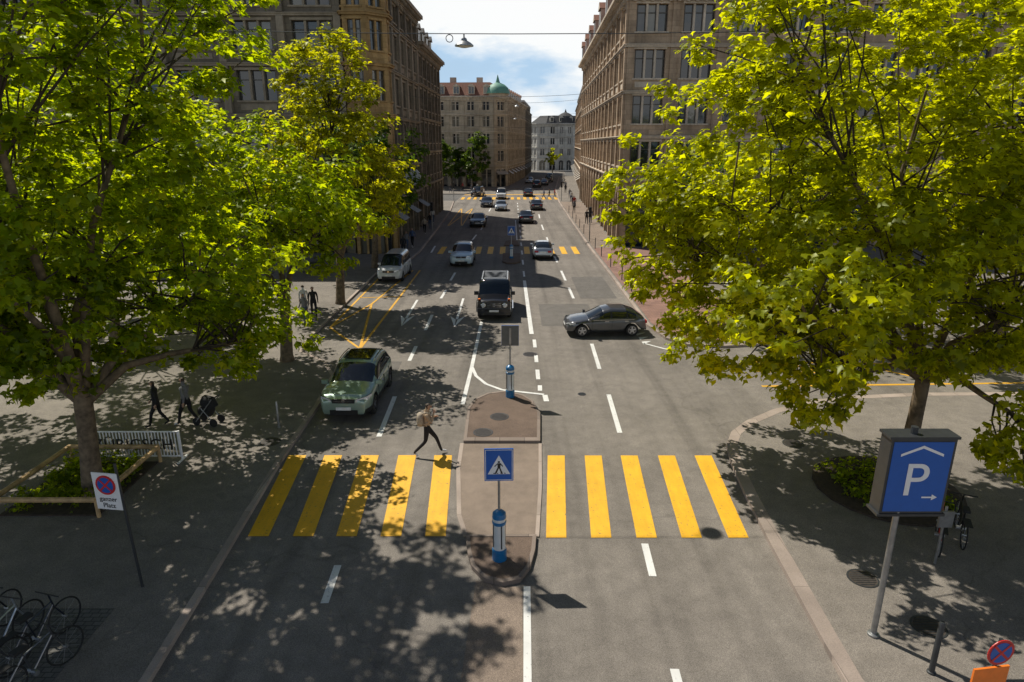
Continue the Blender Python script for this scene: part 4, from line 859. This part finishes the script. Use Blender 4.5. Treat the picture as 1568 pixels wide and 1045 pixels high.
for x,y,z,a,t,b,s in P: person((x,y,z),math.radians(a),CW[t],CW[b],shoew if R.random()<.4 else None,stride=s,h=R.uniform(.94,1.05),sub=1)
root=empty('pushchair',(-10.35,20.6,.12),math.radians(80)); mb=MB()
for x,y in ((-.22,-.3),(.22,-.3),(-.2,.35),(.2,.35)): mb.xf=lambda p,x=x,y=y:(x+p[1],y+p[0],.14+p[2]); mb.lathe([(.09,-.02,1),(.14,-.02,1),(.14,.02,1),(.09,.02,1)],(0,0,0),14,axis='Y'); mb.xf=None
for s in (-.22,.22): mb.tube((s,-.3,.14),(s,.1,.65),.015,n=6,m=2); mb.tube((s,.35,.14),(s,-.35,1.0),.015,n=6,m=2)
mb.tube((-.22,-.35,1.0),(.22,-.35,1.0),.02,n=6,m=1); mb.path([(0,-.15,.45),(0,0,.5),(0,.3,.45)],[.18,.22,.15],10,0); mb.path([(0,-.2,.6),(0,-.1,.8),(0,.12,.85)],[.2,.24,.2],10,0)
mb.build('frame_seat_hood',[CW[1],M_tyre,M_steel],root,50)

# ------------------------------------------------------------------ light, sky, camera
v=Vector((1.28,-1.27,-2.42)).normalized()
el=math.asin(-v.z); az=math.atan2(-v.x,-v.y)
sun=D.lights.new('sun','SUN'); sun.energy=5.0; sun.angle=math.radians(.5); sun.color=(1,.94,.82)
so=D.objects.new('sun',sun); COL.objects.link(so); so.rotation_euler=v.to_track_quat('-Z','Y').to_euler(); so.location=(-20,20,40)
w=D.worlds.new('World'); scene.world=w; w.use_nodes=True; nt=w.node_tree; bg=nt.nodes['Background']
sky=nt.nodes.new('ShaderNodeTexSky'); sky.sky_type='NISHITA'; sky.sun_disc=False; sky.sun_elevation=el; sky.sun_rotation=az; sky.air_density=1.0; sky.dust_density=.6
tc=nt.nodes.new('ShaderNodeTexCoord'); mp=nt.nodes.new('ShaderNodeMapping'); mp.inputs['Scale'].default_value=(1,1,2.6); nt.links.new(tc.outputs['Generated'],mp.inputs[0])
n1=nt.nodes.new('ShaderNodeTexNoise'); n1.inputs['Scale'].default_value=3.1; n1.inputs['Detail'].default_value=9; n1.inputs['Roughness'].default_value=.56; nt.links.new(mp.outputs[0],n1.inputs[0])
f=ramp(nt,n1.outputs['Fac'],[(.38,.82),(.53,1)])
sx=nt.nodes.new('ShaderNodeSeparateXYZ'); nt.links.new(tc.outputs['Generated'],sx.inputs[0])
low=ramp(nt,sx.outputs[2],[(.22,1),(.36,0)])
ml=nt.nodes.new('ShaderNodeMath'); ml.operation='MULTIPLY'; nt.links.new(f,ml.inputs[0]); nt.links.new(low,ml.inputs[1])
cl=ramp(nt,n1.outputs['Fac'],[(.42,(.50,.71,.94)),(.53,(.98,1,1)),(.68,(1,1,1)),(.80,(.78,.83,.88))])
cv=nt.nodes.new('ShaderNodeVectorMath'); cv.operation='SCALE'; cv.inputs[3].default_value=19; nt.links.new(cl,cv.inputs[0])
nt.links.new(mixc(nt,ml.outputs[0],sky.outputs[0],cv.outputs[0]),bg.inputs[0]); bg.inputs[1].default_value=.052
cam=D.cameras.new('camera'); cam.sensor_width=36; cam.lens=22.96; cam.clip_end=4000; co=D.objects.new('camera',cam); COL.objects.link(co)
co.location=(0,0,9.3); co.rotation_euler=(math.pi/2-math.atan(.302),0,0); scene.camera=co
scene.view_settings.view_transform='Standard'; scene.view_settings.look='None'; scene.view_settings.exposure=0
